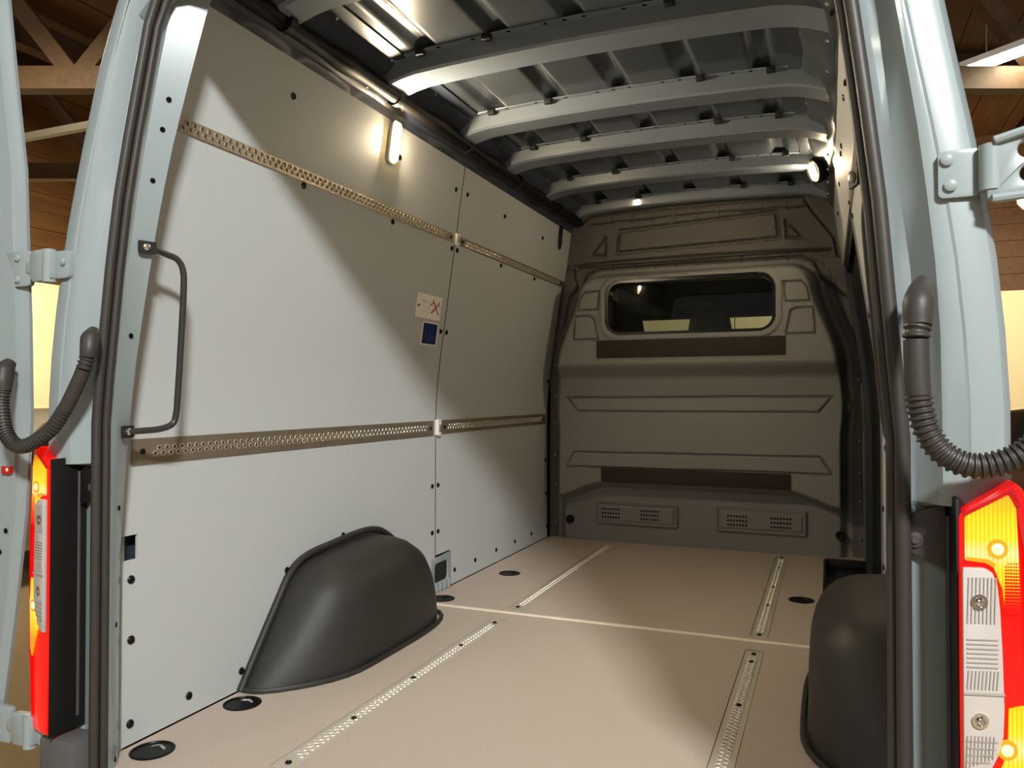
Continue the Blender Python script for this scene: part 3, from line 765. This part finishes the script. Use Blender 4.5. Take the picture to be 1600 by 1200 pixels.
n = Vector((-0.84, -0.42, -0.34)).normalized(); u = Z.cross(n).normalized(); v = n.cross(u)
roof_lamp = interior_lamp(Vector((-0.050, 3.86, 1.915)), u, v, n, 0.085, 0.042, 'glowing warm lamp under the roof at the far right corner', LAMPCORE2)
m = MB(); m.lathe([(0.001, 0.004), (0.048, 0.003), (0.050, -0.016), (0.056, -0.018), (0.061, 0.0), (0.057, 0.03), (0.04, 0.05), (0.001, 0.052)], Vector((-0.050, 3.86, 1.915)), u, v, n * -1, 20)
m.build('housing', DUCT, roof_lamp)

# ---- black duct along the roof edge (left)
e = empty('roof_duct', (-1.40, 3.0, 1.89), 'long black duct with bulges along the top of the left wall', 'duct')
pts, rs = [], []
for y in np.arange(1.30, 4.47, 0.04):
    b = sum(math.exp(-((y - c) / 0.07) ** 2) for c in (1.45, 2.03, 2.62, 3.2, 3.8, 4.4))
    pts.append((-1.405 + 0.006 * math.sin(y * 3), y, 1.912)); rs.append(0.026 + 0.009 * b)
m = MB(); m.tube(pts, 0.03, 14, rs=rs); m.build('duct_tube', DUCT, e, angle=60)
for y in (1.75, 2.34, 2.92, 3.5, 4.1):
    m = MB(); m.tube([(-1.405, y - .012, 1.912), (-1.405, y + .012, 1.912)], 0.032, 14); m.build('clamp', TRIMBLK, e)

# ---- rail clips at the panel joint
def clip(y, z, h, label):
    o, u, v, n = wframe(-1, y, z, 0.0)
    e = empty('rail_clip', tuple(o), label, 'clip', 'clips at the panel joint')
    m = MB(); m.plate(rrect(-.016, -h / 2, .016, h / 2, .006), [circle(0, h * .25, .005, 10), circle(0, -h * .25, .005, 10)], 0.0, .014, o, u, v, n); m.build('clip_plate', WHITEP, e, bevel=.0015)
    m = MB(); m.plate(rrect(-.007, -h / 5, .007, h / 5, .002), [], .014, .022, o, u, v, n); m.build('catch', STEEL, e)
clip(3.0, 1.541, 0.052, 'small white clip joining the upper rails at the panel joint')
clip(3.012, 0.722, 0.070, 'small pale clip joining the lower rails at the panel joint')

# ---- anchor bracket low on the left wall
e = empty('anchor_bracket', (-1.594, 3.04, 0.08), 'painted bracket with black square socket low on the left wall beside the wheel arch', 'bracket')
m = MB(); m.plate([(2.951, .002), (3.140, .002), (3.140, .160), (2.951, .152)], [rrect(2.985, .045, 3.105, .128, .018)], -.002, .006, (-1.594, 0, 0), Y, Z, X); m.build('bracket_plate', PAINT, e, bevel=.003)
m = MB(); m.plate(rrect(2.983, .043, 3.107, .130, .018), [], -.004, .001, (-1.594, 0, 0), Y, Z, X); m.build('socket', BLACK, e)
for y in (2.99, 3.03, 3.07, 3.11): MB().tube([(-1.588, y, .004), (-1.584, y, .03), (-1.589, y, .042)], .007, 8).build('ridge', PAINT, e)

# ---- labels on the left wall
def label_plate(y0, y1, z0, z1, name, mt, lab, cat):
    z = (z0 + z1) / 2; o, u, v, n = wframe(-1, (y0 + y1) / 2, z, 0.0008)
    e = empty(name, tuple(o), lab, cat)
    w, h = (y1 - y0) / 2, (z1 - z0) / 2
    m = MB(); m.plate([(-w, -h), (w, -h), (w, h), (-w, h)], [], 0, .0008, o, u, v, n); m.build('sheet', mt, e, smooth=False)
    def mark(nm, pts, mm, d=.0012):
        for poly in pts: MB().plate(poly, [], .0008, d, o, u, v, n).build(nm, mm, e, smooth=False)
    return mark, w, h
def bar(x0, y0, x1, y1, t):
    d = math.hypot(x1 - x0, y1 - y0); px, py = -(y1 - y0) / d * t / 2, (x1 - x0) / d * t / 2
    return [(x0 + px, y0 + py), (x0 - px, y0 - py), (x1 - px, y1 - py), (x1 + px, y1 + py)]
mk, w, h = label_plate(2.733, 2.945, 1.183, 1.282, 'warning_label', PAPER, 'cream paper label with a red cross mark on the left wall', 'label')
mk('red_cross', [[(.025, .030), (.031, .033), (.058, .006), (.087, .030), (.092, .026), (.063, .001), (.094, -.026), (.088, -.029), (.058, -.004), (.025, -.028), (.020, -.023), (.052, .001)]], INKRED)
mk('black_mark', [bar(-.096, -.006, -.078, .003, .007), bar(.012, .008, .022, .016, .007), bar(.086, .018, .098, .002, .003), bar(.028, .020, .036, .016, .004)], INKBLK)
mk('faded_line', [bar(-.082, .022, -.02, .018, .0025), bar(-.05, .008, -.045, .03, .002), bar(.0, .02, -.004, -.03, .002), bar(-.03, .022, -.018, .02, .004), bar(-.06, -.02, -.03, -.024, .002)], INKFADE)
mk, w, h = label_plate(2.803, 2.943, 1.074, 1.172, 'information_label', WHITEP, 'blue label with white border below the cream paper label', 'label')
mk('blue_field', [[(-w * .86, -h * .88), (w * .86, -h * .88), (w * .86, h * .88), (-w * .86, h * .88)]], BLUEL)
mk('drawing_line', [bar(-.038, .018, -.036, -.016, .002), bar(-.036, -.016, .012, -.036, .002), bar(-.004, .034, -.004, -.004, .0015), bar(-.004, -.004, .030, -.022, .002), bar(-.004, -.004, -.034, -.014, .0015), bar(.002, -.020, .012, -.026, .005)], BLUELN, .0016)

# ---- tail lamps
def tail_lamp(side, label):
    s = side
    e = empty('tail_lamp', (SX(s, 0.21), 1.2, 0.12), label, 'tail lamp', 'lit tail lamps')
    U = X if s > 0 else -X
    o = Vector((SX(s, 0), 1.178, 0))
    sl = 0.30                                                 # rear face runs forward towards the outer corner
    uu = Vector((U.x, sl * 0.9, 0)); 
    o = o + Vector((0, -0.161 * sl * 0.9, 0)); nn = -Y
    outer = [(.1605, .120), (.1590, .25), (.1585, .45), (.1590, .700), (.166, .708), (.2250, .748), (.238, .735), (.246, .65), (.249, .5), (.249, .3), (.243, .16), (.225, .118)]
    m = MB(); m.plate(outer, [], -0.035, 0.0, o, uu, Z, nn); m.build('red_lens', REDLENS, e, bevel=.004)
    m = MB(); rr = []                                         # lens wrapping round to the body side
    for x, y in ((.240, 1.194), (.250, 1.204), (.256, 1.23), (.259, 1.27), (.260, 1.31)):
        rr.append([(SX(s, x - k), y, z) for z, k in ((.13, .012), (.3, .002), (.5, 0), (.65, .004), (.735, .016))])
    m.loft(rr, False); m.build('side_lens', DARKRED, e, angle=60)
    am = [(.1655, .652), (.1655, .700), (.2180, .730), (.2270, .712), (.2305, .62), (.2320, .575), (.2130, .575), (.2100, .605), (.200, .634), (.190, .6400), (.1655, .643)]
    m = MB(); m.plate(am, [], 0.0, 0.006, o, uu, Z, nn); m.build('amber_lens', AMBER, e, bevel=.002)
    m = MB(); m.plate([(.1640, .706), (.1665, .7005), (.2180, .7310), (.2290, .712), (.2340, .713), (.2250, .7400), (.1670, .7075)], [], 0.0, 0.003, o, uu, Z, nn); m.build('lens_band', DARKRED, e, bevel=.001)
    dots = MB()                                               # reflex dots fading from amber to red
    for iz in range(16):
        h = .0009 + .00008 * iz
        for ix in range(6):
            cx, cz = .2135 + ix * .0032, .640 - iz * .0042
            if cx > .199 + .0135 + (0 if iz else .003): dots.plate([(cx - h, cz - h), (cx + h, cz - h), (cx + h, cz + h), (cx - h, cz + h)], [], .0055, .0068, o, uu, Z, nn)
    dots.build('reflex_dots', REDLENS, e, smooth=False)['kind'] = 'stuff'
    m = MB(); m.plate([(.1665, .6435), (.190, .6405), (.200, .6350), (.202, .6400), (.192, .6455), (.1665, .6480)], [], .004, .0075, o, uu, Z, nn); m.build('amber_rim', AMBERRING, e)
    low = [(.216, .450), (.2340, .455), (.2390, .40), (.236, .30), (.226, .28), (.200, .345), (.205, .365), (.214, .395)]
    m = MB(); m.plate(low, [], 0.0, 0.005, o, uu, Z, nn); m.build('amber_lens', AMBER, e, bevel=.002)
    cl = [(.1605, .345), (.1610, .40), (.1615, .634)] + [(.188, .634), (.198, .628), (.2035, .612), (.2065, .58), (.2090, .52), (.2105, .45), (.2090, .415), (.2030, .390), (.190, .362), (.175, .348)]
    m = MB(); m.plate(cl, [], 0.0, 0.010, o, uu, Z, nn); c = m.build('clear_lens', CLEAR, e, bevel=.003)
    rg = MB()                                                 # flutes moulded into the clear lens
    for k in range(8): rg.plate(bar(.167 + k * .0046, .562, .167 + k * .0046 + .002, .622, .0016), [], .010, .0116, o, uu, Z, nn)
    for k in range(7): rg.plate(bar(.166, .505 + k * .006, .203, .505 + k * .006, .0016), [], .010, .0116, o, uu, Z, nn)
    for k in range(9): rg.plate(bar(.166 + k * .0044, .476, .168 + k * .0044, .50, .0014), [], .010, .0116, o, uu, Z, nn)
    for k in range(8): rg.plate(bar(.164 + k * .0045, .372 + k * .002, .166 + k * .0045, .415, .0014), [], .010, .0116, o, uu, Z, nn)
    for k in range(5): rg.plate(bar(.164, .372 + k * .009, .190 + k * .003, .372 + k * .009, .0014), [], .010, .0116, o, uu, Z, nn)
    rg.plate(bar(.1615, .470, .210, .470, .003), [], .010, .012, o, uu, Z, nn)
    rg.build('lens_flutes', CLEARD, c, smooth=False)['kind'] = 'stuff'
    for cx, cz in ((.181, .590), (.181, .435)):
        m = MB(); m.lathe([(0.0105, .010), (0.0105, .0125), (.007, .0125), (.006, .0115), (.004, .014), (.001, .015)], o + uu * cx + Z * cz, uu.normalized(), Z, nn, 16); m.build('bulb_socket', CHROME, c)
    for cx, cz in ((.2040, .659), (.2130, .397)):
        C = o + uu * cx + Z * cz
        m = MB(); m.lathe([(.0135, .005), (.0125, .0095), (.0085, .0085)], C, uu.normalized(), Z, nn, 18); m.build('reflector_ring', AMBERRING, e)
        m = MB(); m.lathe([(.0085, .0065), (.0075, .010), (.004, .012), (.001, .0125)], C, uu.normalized(), Z, nn, 14); m.build('bulb', BULB, e)
    m = MB()                                                  # black housing flank
    fl_ = [(SX(s, .1555), 1.270), (SX(s, .1562), 1.181), (SX(s, .163), 1.184), (SX(s, .163), 1.272)]
    m.loft([[(x + (0 if z < .7 else 0), y, z) for x, y in fl_] for z in (.112, .722)], True, True)
    q = m.build('housing', TRIMBLK, e, bevel=.002)
    MB().tube([(SX(s, .1560), 1.250, .14), (SX(s, .1560), 1.250, .69)], .004, 6).build('housing_rib', PLUM, e)
    m = MB(); m.plate([(.106, .690), (.1525, .708), (.1535, .612), (.106, .636)], [], 0, .006, (SX(s, 0), 1.256, 0), U, Z, -Y); m.build('bracket', PLUM if s > 0 else TRIMBLK, e, bevel=.002)
    m = MB(); m.lathe([(.012, 0), (.011, .004), (.006, .005), (.005, .008), (.001, .008)], (SX(s, .1135), 1.250, .654), X, Z, -Y, 14); m.build('screw', PLUM, e)
tail_lamp(-1, 'lit red tail lamp seen edge on below the left hose')
tail_lamp(1, 'lit red and amber tail lamp with clear reversing lens at the right edge')

# ---- hinges
def plate_hinge(side, z, big, label):
    s = side; U = X if s > 0 else -X
    b = lo(z); y = 1.2165 + yl(z)
    e = empty('door_hinge', (SX(s, .17 - b), y, z), label, 'hinge', 'painted rear door hinges')
    O = Vector((SX(s, -b), y, z))
    if big:
        m = MB(); m.plate(rrect(.171, -.033, .221, .033, .007), [], 0, .010, O, U, Z, -Y); p = m.build('hinge_plate', PAINT, e, bevel=.003)
        for px, pz in ((.182, .020), (.186, -.016)):
            m = MB(); m.lathe([(.0085, .010), (.0085, .014), (.005, .016), (.001, .016)], O + U * px + Z * pz, U, Z, -Y, 14); m.build('bolt', PAINT, p)
        m = MB(); m.tube([O + U * .233 + Z * -.030 - Y * .018, O + U * .233 + Z * .032 - Y * .018], .0145, 16); m.build('knuckle', PAINT, e)
        arm = [(.226, -.042), (.236, -.047), (.30, -.042), (.42, -.030), (.42, .046), (.33, .050), (.27, .045), (.235, .036), (.226, .030)]
        m = MB(); m.plate(arm, [circle(.2745, .020, .0120, 18), circle(.2765, -.0125, .0120, 18)], .012, .030, O, U, Z, -Y); m.build('hinge_arm', PAINT, e, bevel=.004)
        MB().tube([O + U * .232 + Z * -.044 - Y * .032, O + U * .30 + Z * -.040 - Y * .034, O + U * .42 + Z * -.028 - Y * .034], .006, 8).build('arm_edge', PAINT, e)
        MB().tube([O + U * .235 + Z * .034 - Y * .032, O + U * .27 + Z * .043 - Y * .034, O + U * .42 + Z * .044 - Y * .034], .006, 8).build('arm_edge', PAINT, e)
    else:
        O = O + U * (.0 if z > .5 else .010)
        m = MB(); m.plate(rrect(.175, -.030, .222, .032, .009), [], 0, .012, O, U, Z, -Y); p = m.build('hinge_plate', PAINT, e, bevel=.004)
        m = MB(); m.lathe([(.008, .012), (.008, .016), (.004, .018), (.001, .018)], O + U * .192 + Z * .006, U, Z, -Y, 12); m.build('bolt', PAINT, p)
        m = MB(); m.tube([O + U * .234 + Z * -.038 - Y * .014, O + U * .234 + Z * .036 - Y * .014], .015, 16); m.build('knuckle', PAINT, e)
        m = MB(); m.plate([(.216, -.030), (.226, -.034), (.276, -.036), (.288, -.026), (.288, .028), (.276, .036), (.226, .038), (.216, .028)], [], .004, .024, O, U, Z, -Y); m.build('hinge_arm', PAINT, e, bevel=.006)
        m = MB(); m.plate(rrect(.298, -.042, .385, .040, .010), [], .002, .014, O, U, Z, -Y); q = m.build('door_plate', PAINT, e, bevel=.004)
        m = MB(); m.plate([(.272, -.022), (.31, -.012), (.31, .012), (.272, .020)], [], .004, .018, O, U, Z, -Y); m.build('link', PAINT, e, bevel=.004)
        for pz in (.024, -.026):
            m = MB(); m.lathe([(.0085, .014), (.0085, .017), (.004, .020), (.001, .018)], O + U * .340 + Z * pz, U, Z, -Y, 12); m.build('bolt', PAINT, q)
plate_hinge(-1, 1.155, False, 'upper left painted door hinge bridging the gap to the open door')
plate_hinge(-1, 0.110, False, 'lower left painted door hinge below the red tail lamp')
plate_hinge(1, 1.168, True, 'painted door hinge at the upper right with two round holes in its arm')

# ---- rear doors, swung fully open
def rear_door(side, name, label):
    s = side; e = empty(name, (SX(s, .29), 1.24, 0.1), label, kind='structure')
    rings = []
    for z in [-.2, .127, .36, .59, .81, 1.04, 1.2, 1.39, 1.6, 1.825, 1.95]:
        d = interp(z, [-.2, .127, .359, .587, .813, 1.04, 1.393, 1.825, 1.95], [.50 - .04, .362, .322, .291, .275, .286, .315, .404, .44])
        y = 1.218 + yl(z) * .4
        pr = [(d + .105, y + .062), (d + .085, y + .054), (d + .004, y + .012), (d + .003, y + .004), (d + .010, y + .003), (d + .018, y), (d + .030, y - .002), (d + .032, y - .010), (d + .10, y - .012), (d + .12, y + .0), (d + .60, y + .0), (d + .62, y + .05), (d + .60, y + .07)]
        rings.append([(SX(s, a), b, z) for a, b in pr])
    m = MB(); m.loft(rings, True, True); o = m.build('door_panel', PAINT, e, angle=28)
    for z in (.55, .50, .46):
        m = MB(); m.lathe([(.006, 0), (.006, .001)], (SX(s, .291 + .045 + (.55 - z) * .4), 1.2053, z), X, Z, -Y, 10); m.build('hole', HOLE, o, smooth=False)
    return e
rear_door(-1, 'door_1', 'blue-grey rear door opened outwards at the left edge')
rear_door(1, 'door_2', 'blue-grey rear door opened outwards beyond the right edge')
m = MB(); m.plate(rrect(-.016, -.009, .016, .009, .003), [], 0, .005, (-1.752, 1.206, .690), X, Z, -Y)
rf = m.build('red_reflection', DARKRED, None, bevel=.0015); tag(rf, 'small modelled red reflection of the tail lamp on the open door at the left edge', 'reflection')  # tail lamp reflection in the door paint, built as a glowing plate
m = MB(); m.lathe([(.0035, .005), (.0035, .0056)], (-1.748, 1.206, .691), X, Z, -Y, 10); m.build('glint_dot', BULB, rf)  # glint within that reflection, added as a glowing dot

# ---- corrugated wiring hoses
def hose(name, pts, r, smooth_rng, boot_a, boot_b, label):
    e = empty(name, tuple(pts[0]), label, 'hose', 'corrugated wiring hoses')
    c = catmull(pts, 40)
    L = [0]
    for a, b in zip(c[:-1], c[1:]): L.append(L[-1] + (b - a).length)
    def at(l):
        i = min(max(int(np.searchsorted(L, l)), 1), len(L) - 1); t = (l - L[i - 1]) / max(1e-9, L[i] - L[i - 1]); return c[i - 1].lerp(c[i], min(1, max(0, t)))
    a, b = smooth_rng[0] * L[-1], smooth_rng[1] * L[-1]
    def corr(l0, l1, nm):
        pitch = 0.0078 * r / 0.0155; n = max(2, int((l1 - l0) / pitch)); P, RR = [], []
        for k in range(n):
            for f, q in ((0.0, .86), (.2, .88), (.35, 1.06), (.65, 1.06), (.8, .88)):
                P.append(at(l0 + (k + f) * (l1 - l0) / n)); RR.append(r * q)
        m = MB(); m.tube(P, r, 14, rs=RR); m.build(nm, RUBBER, e, angle=50)
    corr(0.0, a, 'ringed_neck'); corr(b, L[-1], 'corrugated_tube')
    m = MB(); m.tube([at(a + (b - a) * k / 8) for k in range(9)], r * .97, 16); m.build('sleeve', RUBBER, e, angle=60)
    for bt in (boot_a, boot_b):
        if bt:
            P, RR, cl = bt
            m = MB(); cc = catmull(P, 5); rr = np.interp(np.linspace(0, 1, len(cc)), np.linspace(0, 1, len(RR)), RR); m.tube(cc, r, 16, rs=list(rr)); m.build('boot', RUBBER, e, angle=60)
hose('wiring_hose', [(-1.478, 1.19, .945), (-1.488, 1.185, .910), (-1.505, 1.18, .872), (-1.528, 1.175, .831), (-1.565, 1.165, .782), (-1.632, 1.155, .750), (-1.676, 1.15, .775), (-1.700, 1.155, .835), (-1.703, 1.16, .872)], .0155, (.07, .30),
     ([(-1.490, 1.215, 1.004), (-1.482, 1.20, .985), (-1.476, 1.192, .962), (-1.477, 1.19, .944)], (.012, .020, .0185, .0165), 1), ([(-1.715, 1.185, .938), (-1.714, 1.17, .918), (-1.708, 1.162, .895), (-1.703, 1.16, .870)], (.012, .022, .021, .0165), 1),
     'black corrugated wiring hose looping from the left pillar to the left door')
hose('wiring_hose', [(.1115, 1.165, .957), (.109, 1.162, .935), (.110, 1.16, .876), (.1135, 1.16, .842), (.123, 1.16, .808), (.145, 1.16, .780), (.182, 1.16, .769), (.232, 1.16, .789), (.275, 1.17, .84), (.29, 1.18, .89)], .0165, (.055, .24),
     ([(.121, 1.215, 1.022), (.118, 1.195, 1.008), (.113, 1.172, .985), (.1115, 1.165, .955)], (.008, .015, .020, .0175), 1), ([(.305, 1.20, .96), (.302, 1.185, .94), (.296, 1.18, .915), (.29, 1.18, .888)], (.012, .022, .021, .0175), 1),
     'black corrugated wiring hose looping from the right pillar above the tail lamp')

# ------------------------------------------------------------------ the hall around the van
GZ = -0.65
ground = MB().box((0, 5, GZ - .05), (30, 30, .1)).build('hall_ground', GROUND); tag(ground, 'tan hall floor under the van', kind='structure')
def hall_wall(name, a, b, label):
    e = empty(name, ((a[0] + b[0]) / 2, (a[1] + b[1]) / 2, GZ), label, kind='structure')
    a, b = Vector((*a, 0)), Vector((*b, 0)); d = b - a; n = Vector((-d.y, d.x, 0)).normalized()
    m = MB(); m.beam(a + Vector((0, 0, 1.05)) , b + Vector((0, 0, 1.05)), .12, 3.4); m.build('cream_wall', CREAM, e)
    L = d.length; k = 0
    bm = None
    for i in range(int(3.6 / .3)):                              # horizontal boards above the cream band
        z = 2.75 + .15 + i * .3
        m = MB(); m.beam(a + Vector((0, 0, z)), b + Vector((0, 0, z)), .10 + .012 * (i % 2), .292); m.build('board', WOOD, e, smooth=False)
    for i in range(int(L / 1.9)):
        p = a + d * ((i + .5) * 1.9 / L); MB().box(p + Vector((0, 0, 1.05)), (.135 if abs(d.y) > 1 else .012, .012 if abs(d.y) > 1 else .135, 3.38)).build('wall_joint', BEAMW, e)
    return e
hall_wall('wall_hall_left', (-12.2, -4), (-12.2, 16.2), 'cream hall wall with dark boards above, far left')
hall_wall('wall_hall_far', (-12.2, 16.2), (9, 16.2), 'cream hall wall with dark boards above, beyond the van')
hc = empty('ceiling_hall', (-2, 8, 5.6), 'wooden plank ceiling of the hall', kind='structure')
pm = MB().box((0, 0, 0), (0.29, 21.0, .05)).build('plank', WOOD, hc, smooth=False); pm.location = (-12.0, 6.0, 5.6)
for i in range(1, 70):
    inst('plank', pm.data, hc, Matrix.Translation((-12.0 + .3 * i, 6.0, 5.6 + .012 * (i % 2))))
def truss(p, q, zt, zb, label):
    e = empty('roof_truss', ((p[0] + q[0]) / 2, (p[1] + q[1]) / 2, zb), label, kind='structure')
    a, b = Vector((*p, 0)), Vector((*q, 0)); d = b - a; n = max(2, int(d.length / 2.2)); up = Vector((0, 0, 1))
    MB().beam(a + up * zb, b + up * zb, .16, .22).build('bottom_chord', BEAMW, e); MB().beam(a + up * zt, b + up * zt, .16, .24).build('top_chord', DARKW, e)
    for i in range(n):
        s0, s1 = a + d * (i / n), a + d * ((i + 1) / n)
        mid = (s0 + s1) / 2
        MB().beam(s0 + up * zb, mid + up * zt, .12, .16).build('brace', DARKW if i % 2 else BEAMW, e); MB().beam(mid + up * zt, s1 + up * zb, .12, .16).build('brace', BEAMW, e)
for k, (d, l0, l1) in enumerate(((7.5, -9, 10), (10.6, -8, 9), (13.6, -7, 8))):       # the hall stands at an angle to the van
    f, q = Vector((-.380, .925)) * d, Vector((.925, .380))
    truss(tuple(f + q * l0), tuple(f + q * l1), 5.45, 3.95, ['nearest wooden roof truss crossing above the van', 'middle wooden roof truss beyond the van', 'far wooden roof truss near the end wall'][k])
for k, x in enumerate((-9.0, -5.4, 4.5)):
    q = empty('roof_purlin', (x, 6, 5.2), ['long dark purlin over the left aisle', 'long dark purlin over the left middle', 'long dark purlin over the right aisle'][k], kind='structure')
    MB().beam((x, -4, 5.25), (x, 16, 5.25), .2, .35).build('beam', DARKW, q)
m = MB(); m.tube([(-11.9, 5.6, 3.62), (-3, 5.6, 3.62)], .05, 8); tag(m.build('ceiling_pipe', PIPE), 'grey pipe running below the wooden ceiling at the left', 'pipe')
m = MB(); m.tube([(.4, 5.4, 3.9), (3.2, 4.0, 4.6)], .018, 6); tag(m.build('conduit', PIPE), 'thin pale conduit crossing the dark ceiling at the upper right', 'pipe')
def fluorescent(x, y, z, ang, label, L=1.25):
    e = empty('fluorescent_lamp', (x, y, z), label, 'lamp', 'fluorescent lamps in the hall')
    u = Vector((math.cos(ang), math.sin(ang), 0)); v = Vector((-u.y, u.x, 0)); c = Vector((x, y, z))
    m = MB(); m.beam(c - u * L / 2 + Z * .05, c + u * L / 2 + Z * .05, .16, .06); m.build('fixture_tray', WHITEP, e)
    for k in (-.045, .045):
        m = MB(); m.tube([c - u * (L / 2 - .02) + v * k, c + u * (L / 2 - .02) + v * k], .028, 10); m.build('tube', TUBE, e)
    for k in (-.4, .4): MB().tube([c + Z * .08 + u * k, c + Z * 1.45 + u * k], .006, 5).build('hanger', PIPE, e)
fluorescent(1.78, 8.55, 4.15, R(-38), 'glowing tube lamp under the dark ceiling at the upper right corner')
fluorescent(-6.1, 3.55, 4.15, R(70), 'tube lamp behind the left rear pillar')
fluorescent(1.92, -2.24, 4.0, R(120), 'tube lamp behind the camera to the right')
fluorescent(-3.2, -3.05, 4.1, R(120), 'tube lamp behind the camera to the left')
e = empty('globe_lamp', (2.95, 14.2, 3.97), 'white globe lamp at the right edge against the dark ceiling', 'lamp')
m = MB(); m.lathe([(.01, -.2), (.12, -.17), (.19, -.08), (.2, 0), (.17, .1), (.09, .17), (.02, .19)], (2.95, 14.2, 3.97), X, Y, Z, 20); m.build('globe', WHITEP, e, angle=70)
m = MB(); m.tube([(2.95, 14.2, 4.16), (2.95, 14.2, 5.5)], .015, 6); m.build('cable', PIPE, e)

def car(x, y, rot, paint, label, k=1.0):
    e = empty('car', (0, 0, 0), label, 'car', 'cars parked in the hall')
    side = [(-2.15, .28), (-2.2, .55), (-2.12, .82), (-1.5, .93), (-.9, 1.0), (-.35, 1.38), (.3, 1.45), (1.0, 1.38), (1.65, 1.02), (2.15, .95), (2.22, .6), (2.15, .28)]
    m = MB(); rings = []
    for yy, k in ((-.88, .96), (-.8, 1.0), (-.4, 1.03), (0, 1.04), (.4, 1.03), (.8, 1.0), (.88, .96)):
        rings.append([(px, yy * (1 - .12 * max(0, pz - .9) / .5), .28 + (pz - .28) * k) for px, pz in side])
    m.loft(rings, True, True); m.build('body', paint, e, angle=40)
    for s in (-1, 1):
        m = MB(); m.plate([(-.78, .98), (-.30, 1.30), (.3, 1.36), (.9, 1.31), (1.3, 1.0)], [], 0, .02, (0, s * .835, 0), X, Z, Vector((0, s, 0))); m.build('side_window', GLOSSBLK, e)
        for wxx in (-1.35, 1.4):
            m = MB(); m.lathe([(.33, -.1), (.33, .08), (.26, .1), (.24, .06), (.2, .05)], (wxx, s * .80, .33), X, Z, Vector((0, s, 0)), 24); w = m.build('wheel', BLACK, e)
            m = MB(); m.lathe([(.22, .06), (.2, .075), (.05, .09), (.01, .09)], (wxx, s * .80, .33), X, Z, Vector((0, s, 0)), 20); m.build('rim', CHROME, w)
    for s in (-.6, .6):
        m = MB(); m.lathe([(.1, 0), (.09, .03), (.04, .05), (.01, .05)], (-2.17, s, .68), Y, Z, -X, 14); m.build('headlight', CHROME, e)
    m = MB(); m.box((-2.2, 0, .42), (.08, 1.6, .12)); m.build('bumper', CHROME, e, bevel=.03)
    e.rotation_euler = (0, 0, rot); e.location = (x, y, GZ); e.scale = (k, k, k)
car(-6.9, 4.7, R(100), CARS, 'pale gold car parked beyond the left gap beside the open door')
car(-9.6, 7.2, R(95), CARP, 'dark car parked against the hall wall beyond the left gap')
car(2.0, 8.3, R(60), CARP, 'dark car parked beyond the right pillar', 1.28)
